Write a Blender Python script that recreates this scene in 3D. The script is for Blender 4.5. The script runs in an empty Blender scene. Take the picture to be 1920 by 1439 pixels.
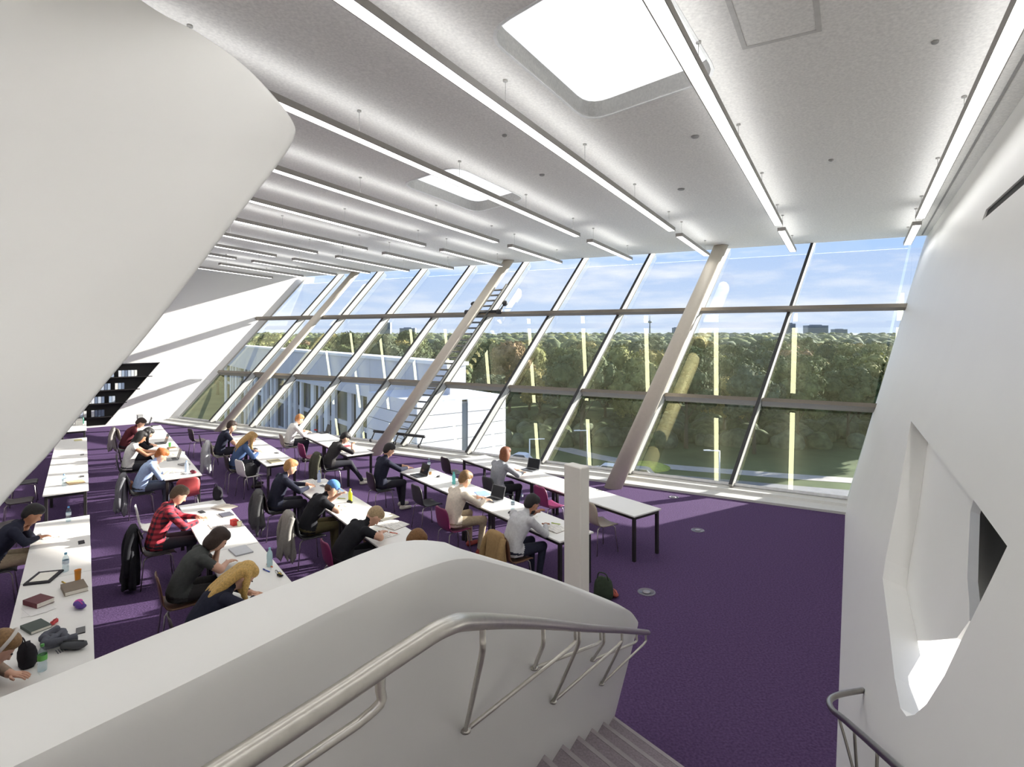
import bpy, bmesh, math, random
from mathutils import Vector, Matrix, noise
from mathutils.geometry import tessellate_polygon

scene = bpy.context.scene
COL = scene.collection
R = random.Random(7)

# ------------------------------------------------------------------ camera
FPX, HORIZON, EYE = 1070.0, 624.0, 3.64
cam_data = bpy.data.cameras.new('camera')
cam = bpy.data.objects.new('camera', cam_data)
COL.objects.link(cam)
cam.location = (0, 0, EYE)
cam.rotation_euler = (math.pi / 2, 0, 0)
cam_data.sensor_width = 36.0
cam_data.lens = 36.0 * FPX / 1920.0
cam_data.shift_y = -(719.5 - HORIZON) / 1920.0
cam_data.clip_start = 0.02
cam_data.clip_end = 20000
scene.camera = cam

# ------------------------------------------------------------------ world, sun, exposure
SUN_TO = Vector((0.85, 0.435, 0.290)).normalized()
world = bpy.data.worlds.new('sky')
scene.world = world
world.use_nodes = True
wn = world.node_tree.nodes
wl = world.node_tree.links
wn.clear()
w_out = wn.new('ShaderNodeOutputWorld')
w_bg = wn.new('ShaderNodeBackground')
w_co = wn.new('ShaderNodeTexCoord')
w_sep = wn.new('ShaderNodeSeparateXYZ')
w_ramp = wn.new('ShaderNodeValToRGB')
w_map = wn.new('ShaderNodeMapping')
w_noise = wn.new('ShaderNodeTexNoise')
w_cr = wn.new('ShaderNodeValToRGB')
w_mix = wn.new('ShaderNodeMixRGB')
wl.new(w_co.outputs['Generated'], w_sep.inputs[0])
wl.new(w_sep.outputs['Z'], w_ramp.inputs[0])
e = w_ramp.color_ramp.elements
e[0].position, e[0].color = 0.0, (0.62, 0.74, 0.97, 1)
e[1].position, e[1].color = 0.55, (0.22, 0.42, 0.86, 1)
m = w_ramp.color_ramp.elements.new(0.16)
m.color = (0.40, 0.57, 0.95, 1)
wl.new(w_co.outputs['Generated'], w_map.inputs[0])
w_map.inputs['Scale'].default_value = (1.6, 1.6, 9.0)
wl.new(w_map.outputs[0], w_noise.inputs['Vector'])
w_noise.inputs['Scale'].default_value = 2.6
w_noise.inputs['Detail'].default_value = 7
w_noise.inputs['Roughness'].default_value = 0.6
e = w_cr.color_ramp.elements
e[0].position, e[0].color = 0.45, (0, 0, 0, 1)
e[1].position, e[1].color = 0.74, (1, 1, 1, 1)
wl.new(w_noise.outputs['Fac'], w_cr.inputs[0])
wl.new(w_cr.outputs[0], w_mix.inputs['Fac'])
wl.new(w_ramp.outputs[0], w_mix.inputs['Color1'])
w_mix.inputs['Color2'].default_value = (1.0, 1.0, 1.06, 1)
wl.new(w_mix.outputs[0], w_bg.inputs['Color'])
w_bg.inputs['Strength'].default_value = 0.93
wl.new(w_bg.outputs[0], w_out.inputs[0])

sun_data = bpy.data.lights.new('sun', 'SUN')
sun_data.energy = 16
sun_data.angle = math.radians(0.6)
sun_data.color = (1.0, 0.95, 0.88)
sun = bpy.data.objects.new('sun', sun_data)
COL.objects.link(sun)
sun.rotation_euler = (-SUN_TO).to_track_quat('-Z', 'Y').to_euler()
sun.location = (60, 30, 40)

scene.view_settings.view_transform = 'Standard'
scene.view_settings.look = 'None'
scene.view_settings.gamma = 1.0
scene.view_settings.use_curve_mapping = False
scene.view_settings.exposure = 0.5
scene.cycles.max_bounces = 8
scene.cycles.diffuse_bounces = 4
scene.cycles.glossy_bounces = 4
scene.cycles.transparent_max_bounces = 12
scene.cycles.sample_clamp_indirect = 6.0

# ------------------------------------------------------------------ building axes (metres; floor z = 0)
Z = Vector((0, 0, 1))
TV = Vector((-0.60072, 0.79946, 0))          # along the table rows
SV = Vector((0.79946, 0.60072, 0))           # across the rows, towards the glass
UV = Vector((-0.87494, 0.48424, 0))          # along the glass front, to the far end
NV = Vector((0.48424, 0.87494, 0))           # outwards through the glass
DV = Vector((0.631, 0.618, 1.0))             # lean of the mullions per metre of height
WV = Vector((0.51154, 0.85926, 0))           # ceiling lights and side wall
WR = Vector((0.85926, -0.51154, 0))
PA = Vector((-14.4284, 23.4627, 0))          # far end of the glass front
PB = Vector((6.8318, 11.6961, 0))            # near end of the glass front
GB = PA + 0.28 * NV                          # foot of the glass
WIN_H = 6.25
CSLOPE = 0.0385

def G(a, b, z=0.0):
    return TV * a + SV * b + Z * z

def ceil_z(p):
    top = PB + WIN_H * DV
    return WIN_H - CSLOPE * ((p - top).dot(WV) + 0.0)

# ------------------------------------------------------------------ materials
MATS = {}
def lin(c):
    return tuple(((v / 255.0) / 12.92 if v / 255.0 <= 0.04045 else ((v / 255.0 + 0.055) / 1.055) ** 2.4) for v in c)

def mat(name, rgb, rough=0.5, metal=0.0, var=0.06, scale=14.0, bump=0.0, spec=0.5, emit=None, estr=0.0, coat=0.0):
    if name in MATS:
        return MATS[name]
    m = bpy.data.materials.new(name)
    m.use_nodes = True
    nt = m.node_tree
    bs = nt.nodes['Principled BSDF']
    c = lin(rgb)
    tc = nt.nodes.new('ShaderNodeTexCoord')
    nz = nt.nodes.new('ShaderNodeTexNoise')
    nz.inputs['Scale'].default_value = scale
    nz.inputs['Detail'].default_value = 4
    nt.links.new(tc.outputs['Object'], nz.inputs['Vector'])
    rp = nt.nodes.new('ShaderNodeValToRGB')
    lo = tuple(max(0, v * (1 - var)) for v in c) + (1,)
    hi = tuple(min(1, v * (1 + var)) for v in c) + (1,)
    rp.color_ramp.elements[0].position, rp.color_ramp.elements[0].color = 0.3, lo
    rp.color_ramp.elements[1].position, rp.color_ramp.elements[1].color = 0.7, hi
    nt.links.new(nz.outputs['Fac'], rp.inputs[0])
    nt.links.new(rp.outputs[0], bs.inputs['Base Color'])
    bs.inputs['Roughness'].default_value = rough
    bs.inputs['Metallic'].default_value = metal
    bs.inputs['Specular IOR Level'].default_value = spec
    bs.inputs['Coat Weight'].default_value = coat
    if bump:
        bp = nt.nodes.new('ShaderNodeBump')
        bp.inputs['Strength'].default_value = bump
        bp.inputs['Distance'].default_value = 0.01
        nt.links.new(nz.outputs['Fac'], bp.inputs['Height'])
        nt.links.new(bp.outputs[0], bs.inputs['Normal'])
    if emit:
        bs.inputs['Emission Color'].default_value = lin(emit) + (1,)
        bs.inputs['Emission Strength'].default_value = estr
    MATS[name] = m
    return m

M_WHITE = mat('white_plaster', (236, 235, 231), 0.42, var=0.008, scale=1.5, spec=0.4)
M_CEIL = mat('ceiling_mesh', (228, 226, 221), 0.7, var=0.10, scale=30.0, bump=0.15)
M_CARPET = mat('purple_carpet', (84, 65, 99), 0.95, var=0.28, scale=42.0, bump=0.5, spec=0.1)
M_STEP = mat('grey_step_carpet', (148, 138, 144), 0.95, var=0.16, scale=60.0, bump=0.4, spec=0.1)
M_ALU = mat('light_aluminium', (176, 175, 171), 0.45, 0.15, var=0.03)
M_ALUSHADE = mat('shaded_aluminium', (122, 114, 103), 0.45, 0.2, var=0.04)  # aluminium bars, their backlit shade put into a darker tone
M_GASKET = mat('dark_gasket', (52, 52, 54), 0.6)
M_SILL = mat('sill_grey', (206, 205, 200), 0.5, var=0.03)
M_POSTW = mat('pillar_white', (232, 228, 218), 0.45, var=0.01)
M_POST = mat('post_white', (210, 201, 186), 0.45, var=0.02)
M_STEEL = mat('brushed_steel', (206, 202, 194), 0.34, 1.0, var=0.05, scale=40)
M_STEELD = mat('grey_steel', (112, 112, 110), 0.4, 0.8, var=0.05)
M_DARK = mat('black_frame', (38, 35, 34), 0.5)
M_TOP = mat('white_laminate', (240, 238, 232), 0.35, var=0.01, spec=0.4)
M_SLOTSHADE = mat('slot_shade_black', (20, 19, 18), 0.8)
M_GLASSDARK = mat('dark_glazing', (40, 41, 40), 0.15, var=0.2, scale=2)

def glass_mat(name, tint, refl, f0=0.06):
    m = bpy.data.materials.new(name)
    m.use_nodes = True
    nt = m.node_tree
    nt.nodes.clear()
    out = nt.nodes.new('ShaderNodeOutputMaterial')
    mx = nt.nodes.new('ShaderNodeMixShader')
    tr = nt.nodes.new('ShaderNodeBsdfTransparent')
    gl = nt.nodes.new('ShaderNodeBsdfGlossy')
    lw = nt.nodes.new('ShaderNodeLayerWeight')      # angle term, the same from both sides of the pane
    lw.inputs['Blend'].default_value = 0.5
    pw = nt.nodes.new('ShaderNodeMath'); pw.operation = 'POWER'; pw.inputs[1].default_value = 5.0
    ma = nt.nodes.new('ShaderNodeMath'); ma.operation = 'MULTIPLY_ADD'
    ma.inputs[1].default_value = 1.0 - f0; ma.inputs[2].default_value = f0
    tr.inputs['Color'].default_value = tint + (1,)
    gl.inputs['Color'].default_value = refl + (1,)
    gl.inputs['Roughness'].default_value = 0.0
    nt.links.new(lw.outputs['Facing'], pw.inputs[0])
    nt.links.new(pw.outputs[0], ma.inputs[0])
    nt.links.new(ma.outputs[0], mx.inputs[0])
    nt.links.new(tr.outputs[0], mx.inputs[1])
    nt.links.new(gl.outputs[0], mx.inputs[2])
    nt.links.new(mx.outputs[0], out.inputs[0])
    MATS[name] = m
    return m
M_GLASS = glass_mat('solar_glass', (0.84, 0.86, 0.86), (1.0, 1.0, 0.60), 0.15)

# ------------------------------------------------------------------ mesh helpers
class MB:
    """Collects geometry for ONE mesh object."""
    def __init__(self):
        self.v, self.f, self.m, self.s = [], [], [], []
    def add(self, verts, faces, mi=0, smooth=False):
        o = len(self.v)
        self.v += [Vector(p) for p in verts]
        for fc in faces:
            self.f.append([i + o for i in fc]); self.m.append(mi); self.s.append(smooth)
        return o
    def prism(self, ring, off, mi=0, smooth=False):
        n = len(ring); off = Vector(off)
        vs = [Vector(p) for p in ring] + [Vector(p) + off for p in ring]
        fs = [list(range(n))[::-1], list(range(n, 2 * n))]
        fs += [[i, (i + 1) % n, n + (i + 1) % n, n + i] for i in range(n)]
        self.add(vs, fs, mi, smooth)
    def box(self, c, ax, ay, az, mi=0):
        c = Vector(c); ax, ay, az = Vector(ax), Vector(ay), Vector(az)
        ring = [c - ax - ay - az, c + ax - ay - az, c + ax + ay - az, c - ax + ay - az]
        self.prism(ring, 2 * az, mi)
    def abox(self, x0, x1, y0, y1, z0, z1, mi=0):
        self.prism([(x0, y0, z0), (x1, y0, z0), (x1, y1, z0), (x0, y1, z0)], (0, 0, z1 - z0), mi)
    def rbox(self, x0, x1, y0, y1, z0, z1, r=0.004, mi=0):
        """box with chamfered vertical edges and chamfered top rim"""
        def ring(i, z):
            a, b, c_, d = x0 + i, x1 - i, y0 + i, y1 - i
            k = r
            return [(a + k, c_, z), (b - k, c_, z), (b, c_ + k, z), (b, d - k, z), (b - k, d, z), (a + k, d, z), (a, d - k, z), (a, c_ + k, z)]
        rings = [ring(0, z0), ring(0, z1 - r), ring(r, z1)]
        self.loft(rings, True, True, True, mi)
    def loft(self, rings, closed=True, cap0=True, cap1=True, mi=0, smooth=False):
        n = len(rings[0]); vs = [p for r in rings for p in r]; fs = []
        for i in range(len(rings) - 1):
            for j in range(n if closed else n - 1):
                k = (j + 1) % n
                fs.append([i * n + j, i * n + k, (i + 1) * n + k, (i + 1) * n + j])
        if cap0: fs.append(list(range(n))[::-1])
        if cap1: fs.append(list(range((len(rings) - 1) * n, len(rings) * n)))
        self.add(vs, fs, mi, smooth)
    def tube(self, path, r, seg=10, mi=0, smooth=True, caps=True):
        path = [Vector(p) for p in path]
        rr = r if isinstance(r, (list, tuple)) else [r] * len(path)
        rings = []; up = None
        for i, p in enumerate(path):
            a = path[max(i - 1, 0)]; b = path[min(i + 1, len(path) - 1)]
            d = (b - a).normalized()
            if up is None:
                up = d.orthogonal().normalized()
            up = (up - d * up.dot(d))
            up = up.normalized() if up.length > 1e-6 else d.orthogonal().normalized()
            sd = d.cross(up)
            rings.append([p + (up * math.cos(q) + sd * math.sin(q)) * rr[i] for q in [2 * math.pi * j / seg for j in range(seg)]])
        self.loft(rings, True, caps, caps, mi, smooth)
    def lathe(self, prof, c=(0, 0, 0), seg=16, mi=0, smooth=True):
        c = Vector(c)
        rings = [[c + Vector((r * math.cos(2 * math.pi * j / seg), r * math.sin(2 * math.pi * j / seg), z)) for j in range(seg)] for r, z in prof]
        self.loft(rings, True, True, True, mi, smooth)
    def xform(self, M):
        self.v = [M @ p for p in self.v]
        return self
    def mesh(self, name, mats):
        me = bpy.data.meshes.new(name)
        me.from_pydata([tuple(p) for p in self.v], [], self.f)
        for mm in (mats if isinstance(mats, (list, tuple)) else [mats]):
            me.materials.append(mm)
        me.polygons.foreach_set('material_index', self.m)
        me.polygons.foreach_set('use_smooth', self.s)
        bm = bmesh.new(); bm.from_mesh(me)
        bmesh.ops.recalc_face_normals(bm, faces=bm.faces)
        bm.to_mesh(me); bm.free()
        me.update()
        return me
    def build(self, name, mats, parent=None, M=None):
        o = bpy.data.objects.new(name, self.mesh(name, mats))
        COL.objects.link(o)
        if parent: o.parent = parent
        if M is not None: o.matrix_local = M
        return o

def empty(name, loc=(0, 0, 0), rz=0.0):
    o = bpy.data.objects.new(name, None)
    COL.objects.link(o)
    o.location = loc; o.rotation_euler = (0, 0, rz)
    o.empty_display_size = 0.1
    return o
def tag(o, label, cat, group=None):
    o['label'] = label; o['category'] = cat
    if group: o['group'] = group
    return o
def struct(o, label=None):
    o['kind'] = 'structure'
    if label: o['label'] = label
    return o
def obj(name, me, parent=None, M=None):
    o = bpy.data.objects.new(name, me); COL.objects.link(o)
    if parent: o.parent = parent
    if M is not None: o.matrix_local = M
    return o
def copy_tree(o, parent=None):
    c = o.copy(); COL.objects.link(c)
    if parent: c.parent = parent
    for ch in o.children:
        copy_tree(ch, c)
    return c
def smooth_path(pts, n=8):
    """Catmull-Rom through the points"""
    P = [Vector(p) for p in pts]; out = []
    for i in range(len(P) - 1):
        p0 = P[max(i - 1, 0)]; p1 = P[i]; p2 = P[i + 1]; p3 = P[min(i + 2, len(P) - 1)]
        for k in range(n):
            q = k / n
            out.append(0.5 * ((2 * p1) + (p2 - p0) * q + (2 * p0 - 5 * p1 + 4 * p2 - p3) * q * q + (3 * p1 - p0 - 3 * p2 + p3) * q ** 3))
    out.append(P[-1])
    return out
def slab_with_holes(mb, outer, holes, to3, off, mi=0):
    """flat plate: 2-D outline with holes mapped by to3, given thickness along off"""
    loops = [[Vector((p[0], p[1], 0)) for p in outer]] + [[Vector((p[0], p[1], 0)) for p in h] for h in holes]
    flat = [p for l in loops for p in l]
    tris = tessellate_polygon(loops)
    off = Vector(off)
    vs = [to3(p.x, p.y) for p in flat]
    mb.add(vs, [list(t_) for t_ in tris], mi)
    mb.add([p + off for p in vs], [list(t_)[::-1] for t_ in tris], mi)
    k = 0
    for l in loops:
        n = len(l); ring = vs[k:k + n]; k += n
        mb.add(ring + [p + off for p in ring], [[i, (i + 1) % n, n + (i + 1) % n, n + i] for i in range(n)], mi)
def round_poly(pts, r, seg=5):
    P = [Vector((p[0], p[1])) for p in pts]; out = []
    for i, p in enumerate(P):
        a = (P[i - 1] - p).normalized(); b = (P[(i + 1) % len(P)] - p).normalized()
        p0 = p + a * r; p1 = p + b * r
        for k in range(seg + 1):
            q = k / seg
            out.append(tuple(p0 * (1 - q) ** 2 + 2 * p * q * (1 - q) + p1 * q * q))
    return out

# ================================================================== THE ROOM
EDGE = -0.35                                     # carpet edge relative to the line PA-PB
# ---- floor
b = MB()
fl = [PB + EDGE * NV + 0.5 * WR * 0 - UV * 0.6, PA + EDGE * NV + UV * 2.0, G(31, -9), G(-4, -9), G(-4, 3.0), PB - WV * 13.0]
b.prism([p for p in fl], (0, 0, -0.35))
floor = struct(b.build('floor', M_CARPET), 'purple carpet floor of the reading room')

# ---- glass front
win = struct(empty('window_1', PB), 'leaning glass front with parallelogram panes')
def facade(lam, h, out=0.0):
    return GB + UV * lam + DV * h + NV * out - PB
LAMS = [-0.595 - 2.3832 * k for k in range(12)]
HROWS = [0.10, 1.92, 4.29, WIN_H + 0.05]
FN = UV.cross(DV).normalized()
if FN.dot(NV) < 0: FN = -FN
for k, lam in enumerate(LAMS):
    if k in (0, 10, 11):
        continue
    mb = MB()
    hw = 0.035
    c0 = facade(lam, 0.05); c1 = facade(lam, WIN_H + 0.05)
    ring = [c0 + UV * hw - FN * 0.24, c0 - UV * hw - FN * 0.24, c0 - UV * hw + FN * 0.03, c0 + UV * hw + FN * 0.03]
    mb.prism(ring, c1 - c0)
    mu = mb.build('mullion', M_ALU, win)
    gk = MB()
    for q, ww in ((-0.243, 0.012), (0.0, 0.02)):
        ring = [c0 + UV * (hw + 0.004) + FN * (q - ww), c0 - UV * (hw + 0.004) + FN * (q - ww), c0 - UV * (hw + 0.004) + FN * (q + ww), c0 + UV * (hw + 0.004) + FN * (q + ww)]
        gk.prism(ring, c1 - c0)
    gk.build('gasket', M_GASKET, mu)
for k in range(11):
    for r_ in range(3):
        mb = MB()
        l0, l1 = LAMS[k] - 0.03, LAMS[k + 1] + 0.03
        if k == 10: l1 = l0 - 0.55
        h0, h1 = HROWS[r_] + 0.02, HROWS[r_ + 1] - 0.02
        mb.add([facade(l0, h0), facade(l1, h0), facade(l1, h1), facade(l0, h1)], [[0, 1, 2, 3]])
        mb.build('pane', M_GLASS, win)
def bar(lam0, lam1, h, inn, half_h, half_d, name, m):
    mb = MB()
    up = DV.normalized()
    c0 = facade(lam0, h) - NV * inn; c1 = facade(lam1, h) - NV * inn
    mb.prism([c0 - up * half_h - FN * half_d, c0 + up * half_h - FN * half_d, c0 + up * half_h + FN * half_d, c0 - up * half_h + FN * half_d], c1 - c0)
    return mb.build(name, m, win)
for k in range(10):
    bar(LAMS[k] - 0.036, LAMS[k + 1] + (0.036 if k < 9 else -0.3), 1.92, 0.07, 0.055, 0.11, 'transom', M_ALUSHADE)
    bar(LAMS[k] - 0.036, LAMS[k + 1] + 0.036, 4.29, 0.05, 0.04, 0.06, 'transom', M_ALUSHADE)
bar(LAMS[0] + 0.35, LAMS[10] - 0.25, 4.275, 0.42, 0.065, 0.06, 'ladder_rail', M_ALUSHADE)
for k in range(1, 10):
    mb = MB()
    c0 = facade(LAMS[k], 4.29) - NV * 0.2
    mb.tube([c0 + NV * 0.1, c0 - NV * 0.2], 0.02, 8)
    mb.build('rail_bracket', M_STEELD, win)
# sill
mb = MB()
o0 = PA + EDGE * NV + UV * 0.8 - PB; o1 = PB + EDGE * NV - UV * 1.2 - PB
sec = [(0, 0.0), (0, 0.05), (0.36, 0.07), (0.40, 0.12), (0.62, 0.12), (0.8, 0.12), (0.8, -0.35), (0, -0.35)]
mb.prism([o0 + NV * x + Z * z for x, z in sec], o1 - o0)
mb.build('sill', M_SILL, win)
mb = MB()
c0 = facade(LAMS[0], 0.12); c1 = facade(LAMS[10] - 0.5, 0.12)
mb.prism([c0 - FN * 0.03 + Z * 0.0, c0 - FN * 0.03 + Z * 0.06, c0 + FN * 0.03 + Z * 0.06, c0 + FN * 0.03], c1 - c0)
mb.build('bottom_rail', mat('white_rail', (235, 236, 238), 0.3), win)

# ---- three leaning round posts in front of the glass
for i, (lam, ow, nm) in enumerate(((-3.55 - 0.75, -0.30, 'far'), (-12.17, -0.62, 'mid'), (-19.57, -0.66, 'near'))):
    base = PA + UV * lam + NV * ow
    mb = MB()
    top = base + DV * (WIN_H + 0.1)
    n_ = 18; rings = []
    for q in (base + DV * 0.0, top):
        rings.append([q + UV * (0.215 * math.cos(2 * math.pi * j / n_)) + NV * (0.18 * math.sin(2 * math.pi * j / n_)) for j in range(n_)])
    mb.loft(rings, True, True, True, 0, True)
    p = mb.build('column', M_POST)
    struct(p, 'leaning round column nearest the %s of the glass front' % {'far': 'far end', 'mid': 'ladder', 'near': 'side wall'}[nm])

# ---- end wall on the far left with the book niche
E0 = GB - 0.45 * UV
EN = SV.cross(DV).normalized()
if EN.dot(TV) < 0: EN = -EN
def endw(bt, h):
    return E0 + SV * bt + DV * h
niche = [(-2.36, 0.06), (-2.59, 2.42), (-7.2, 2.42), (-7.0, 0.06)]
mb = MB()
slab_with_holes(mb, [(0.02, -0.3), (0.02, 7.0), (-15, 7.0), (-15, -0.3)], [niche], endw, EN * 0.6)
wl_ = struct(mb.build('wall_left', M_WHITE), 'white end wall with a leaning dark book niche')
mb = MB()   # grey reveal between end wall and glass
q0 = endw(0.02, 0.05); q1 = endw(0.02, WIN_H + 0.05)
mb.prism([q0 - EN * 0.02, q0 - EN * 0.02 + SV * 0.02 + UV * -0.10, q0 + SV * 0.12 + EN * 0.3, q0 + EN * 0.3], q1 - q0)
struct(mb.build('trim_1', mat('reveal_grey', (170, 170, 166), 0.5)), 'grey jamb between end wall and glass')
mb = MB()   # niche back and shelves
back = [endw(x, z) + EN * 0.5 for x, z in ((-2.2, -0.1), (-2.3, 2.7), (-7.4, 2.7), (-7.2, -0.1))]
mb.prism(back, EN * 0.08)
shelf = struct(empty('trim_2', E0), 'dark book niche of the end wall')
mb.xform(Matrix.Translation(-E0)); mb.build('back_panel', M_DARK, shelf)
SH = [0.35, 0.86, 1.36, 1.85]
for z in SH:
    mb = MB()
    mb.prism([endw(-2.37, z) - E0, endw(-7.1, z) - E0, endw(-7.1, z) - E0 + EN * 0.5, endw(-2.37, z) - E0 + EN * 0.5], Z * 0.035)
    mb.build('shelf', M_DARK, shelf)

# ---- right side wall: leans outwards, with a long leaf-shaped opening
LEAN = 0.297
def sidew(l, h):
    return PB + WV * l + (Z + LEAN * WR) * h
hole = [(-4.83, 2.53), (-7.7, 2.57), (-9.07, 2.59), (-9.89, 2.59), (-9.86, 2.41), (-9.82, 2.21), (-9.79, 2.07), (-9.75, 1.81), (-9.65, 1.58), (-9.52, 1.43), (-9.38, 1.33), (-9.2, 1.27), (-8.77, 1.24), (-8.13, 1.25), (-6.93, 1.25), (-6.7, 1.36), (-6.07, 1.81)]
slot = [(-4.55, 5.02), (-4.55, 5.15), (-13.0, 5.15), (-13.0, 5.02)]
outer = [(0.35, -0.3), (0.856 * 7.2 + 0.35, 7.2), (-15, 7.2), (-15, -0.3)]
WNn = WV.cross(Z + LEAN * WR).normalized()
if WNn.dot(WR) < 0: WNn = -WNn
mb = MB()
slab_with_holes(mb, outer, [hole, slot], sidew, WNn * 0.199)
wall_right = struct(mb.build('wall_right', M_WHITE), 'white leaning side wall with a leaf-shaped opening')
mb = MB()   # black panel filling the long slot, standing in for its shade
mb.prism([sidew(l, h) + WNn * 0.02 for l, h in ((-4.56, 5.022), (-4.56, 5.148), (-12.99, 5.148), (-12.99, 5.022))], WNn * 0.2)
mb.build('slot_shade_panel', M_SLOTSHADE, wall_right)
def inner(l, h, dep):
    return sidew(l, h) + WNn * dep
mb = MB()   # second skin of the wall seen through the opening
edge = [(-7.7, 3.1), (-8.04, 2.34), (-8.35, 2.16), (-8.6, 2.02), (-8.82, 1.95), (-8.98, 1.88), (-8.88, 1.71), (-8.34, 1.42), (-7.59, 1.04), (-6.6, 0.55), (-5.5, 0.0), (3.0, -0.2), (3.5, 3.1)]
mb.prism([inner(l, h, 0.20) for l, h in edge], WNn * 0.06)
mb.build('inner_wall', M_WHITE, wall_right)
mb = MB()   # dark glazing behind its end
mb.prism([inner(-12.0, 1.55, 0.36), inner(-12.0, 3.4, 0.36), inner(-5.0, 3.4, 0.36), inner(-5.0, 1.55, 0.36)], WNn * 0.04)
mb.build('dark_glazing', M_GLASSDARK, wall_right)
mb = MB()   # sunlit white ledge further out
mb.prism([sidew(l, 0.0) + WR * r_ + Z * z for l, r_, z in ((-12.5, 0.45, 0.62), (1.0, 0.45, 0.30), (1.0, 3.0, 0.30), (-12.5, 3.0, 0.62))], Z * -0.1)
mb.build('outer_ledge', M_WHITE, wall_right)

# ---- ceiling plane with two rounded skylight wells
CTOP = PB + WIN_H * DV
def ceilp(wr, w):
    """ceiling point from side-to-side and depth coordinates"""
    p = WR * wr + WV * w
    return Vector((p.x, p.y, ceil_z(p)))
def win_top_w(wr):
    p0 = CTOP.dot(WV); r0 = CTOP.dot(WR)
    return p0 - (r0 - wr) * (UV.dot(WV) / -UV.dot(WR)) * -1.0
u_w, u_r = UV.dot(WV), UV.dot(WR)
def win_top_w(wr):
    return CTOP.dot(WV) + (wr - CTOP.dot(WR)) / u_r * u_w
sky1 = round_poly([(-3.30, 5.0), (-1.50, 4.5), (-1.38, 7.12), (-3.25, 7.62)], 0.38)
sky2 = round_poly([(-7.80, 8.75), (-6.15, 8.35), (-6.10, 10.85), (-7.75, 11.35)], 0.38)
outer = [(1.86, -8), (1.86, win_top_w(1.86)), (-30, win_top_w(-30)), (-30, -8)]
mb = MB()
slab_with_holes(mb, outer, [sky1, sky2], ceilp, Z * 0.30)
ceiling = struct(mb.build('ceiling', M_CEIL), 'light grey fine mesh ceiling')
M_SKYL = mat('skylight_diffuser', (244, 245, 245), 0.6, var=0.01, emit=(244, 247, 250), estr=0.62)
for i, sk in enumerate((sky1, sky2)):
    cx = sum(p[0] for p in sk) / len(sk); cy = sum(p[1] for p in sk) / len(sk)
    sl = struct(empty('window_%d' % (i + 2), ceilp(cx, cy)), ['rounded skylight well above the stair', 'rounded skylight well over the reading tables'][i])
    o = ceilp(cx, cy)
    mb = MB()
    mb.prism([ceilp(*p) - o + Z * 0.22 for p in sk], Z * 0.05)
    mb.build('diffuser', M_SKYL, sl)
    mb = MB()
    big = [((p[0] - cx) * 1.035 + cx, (p[1] - cy) * 1.025 + cy) for p in sk]
    mid = [((p[0] - cx) * 1.00 + cx, (p[1] - cy) * 1.00 + cy) for p in sk]
    n = len(sk)
    lo = [ceilp(*p) - o - Z * 0.012 for p in big]; li = [ceilp(*p) - o - Z * 0.012 for p in mid]; hi = [ceilp(*p) - o + Z * 0.24 for p in mid]; ob = [ceilp(*p) - o + Z * 0.01 for p in big]
    mb.loft([ob, lo, li, hi], True, False, False)
    mb.build('skylight_rim', mat('rim_white', (226, 226, 224), 0.5), sl)
# access hatch outlined in the ceiling
mb = MB()
for (x0, x1, y0, y1) in ((-1.02, -0.97, 4.0, 6.6), (-0.31, -0.26, 4.0, 6.6), (-1.02, -0.26, 6.57, 6.62)):
    mb.prism([ceilp(x0, y0) - Z * 0.006, ceilp(x1, y0) - Z * 0.006, ceilp(x1, y1) - Z * 0.006, ceilp(x0, y1) - Z * 0.006], Z * 0.01)
struct(mb.build('trim_3', mat('hatch_line', (196, 194, 190), 0.6)), 'outline of the ceiling access hatch')
# shallow cove line where ceiling meets the side wall
mb = MB()
mb.prism([ceilp(1.60, -6) - Z * 0.01, ceilp(1.635, -6) - Z * 0.01, ceilp(1.635, 18.7) - Z * 0.01, ceilp(1.60, 18.7) - Z * 0.01], Z * 0.012)
mb.prism([ceilp(1.45, -6) - Z * 0.005, ceilp(1.46, -6) - Z * 0.005, ceilp(1.46, 18.7) - Z * 0.005, ceilp(1.45, 18.7) - Z * 0.005], Z * 0.01)
struct(mb.build('trim_4', mat('groove', (150, 148, 145), 0.7)), 'thin groove along the ceiling edge')

# ---- ceiling light lines
M_WIRE = mat('wire_grey', (176, 174, 170), 0.4, 0.3)
M_LHOUSE = mat('light_housing', (168, 164, 158), 0.5, 0.3, var=0.03)
M_LEMIT = mat('light_diffuser', (250, 250, 246), 0.5, var=0.0, emit=(253, 253, 252), estr=4.5)
M_LUP = mat('uplight_diffuser', (250, 248, 240), 0.5, var=0.0, emit=(250, 252, 255), estr=3.2)
LOFF = [1.22, -1.40, -3.66, -5.93, -8.22, -10.4, -12.4, -14.3, -16.1, -17.85, -19.6, -21.3]
LEND = [14.5, 13.96, 13.54, 13.17, 13.0, 12.6, 12.34, 12.13, 12.0, 11.75, 11.6, 11.6]
LST2 = [15.15, 14.55, 14.2, 13.95, 13.69, 13.4, 13.1, 12.95, 12.7, 12.4, 12.3, 12.3]
LEN2 = [17.7, 17.6, 17.35, 17.15, 16.9, 16.75, 16.6, 16.4, 16.2, 16.1, 15.9, 15.7]
ORD = ['first', 'second', 'third', 'fourth', 'fifth', 'sixth', 'seventh', 'eighth', 'ninth', 'tenth', 'eleventh', 'twelfth']
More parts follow.
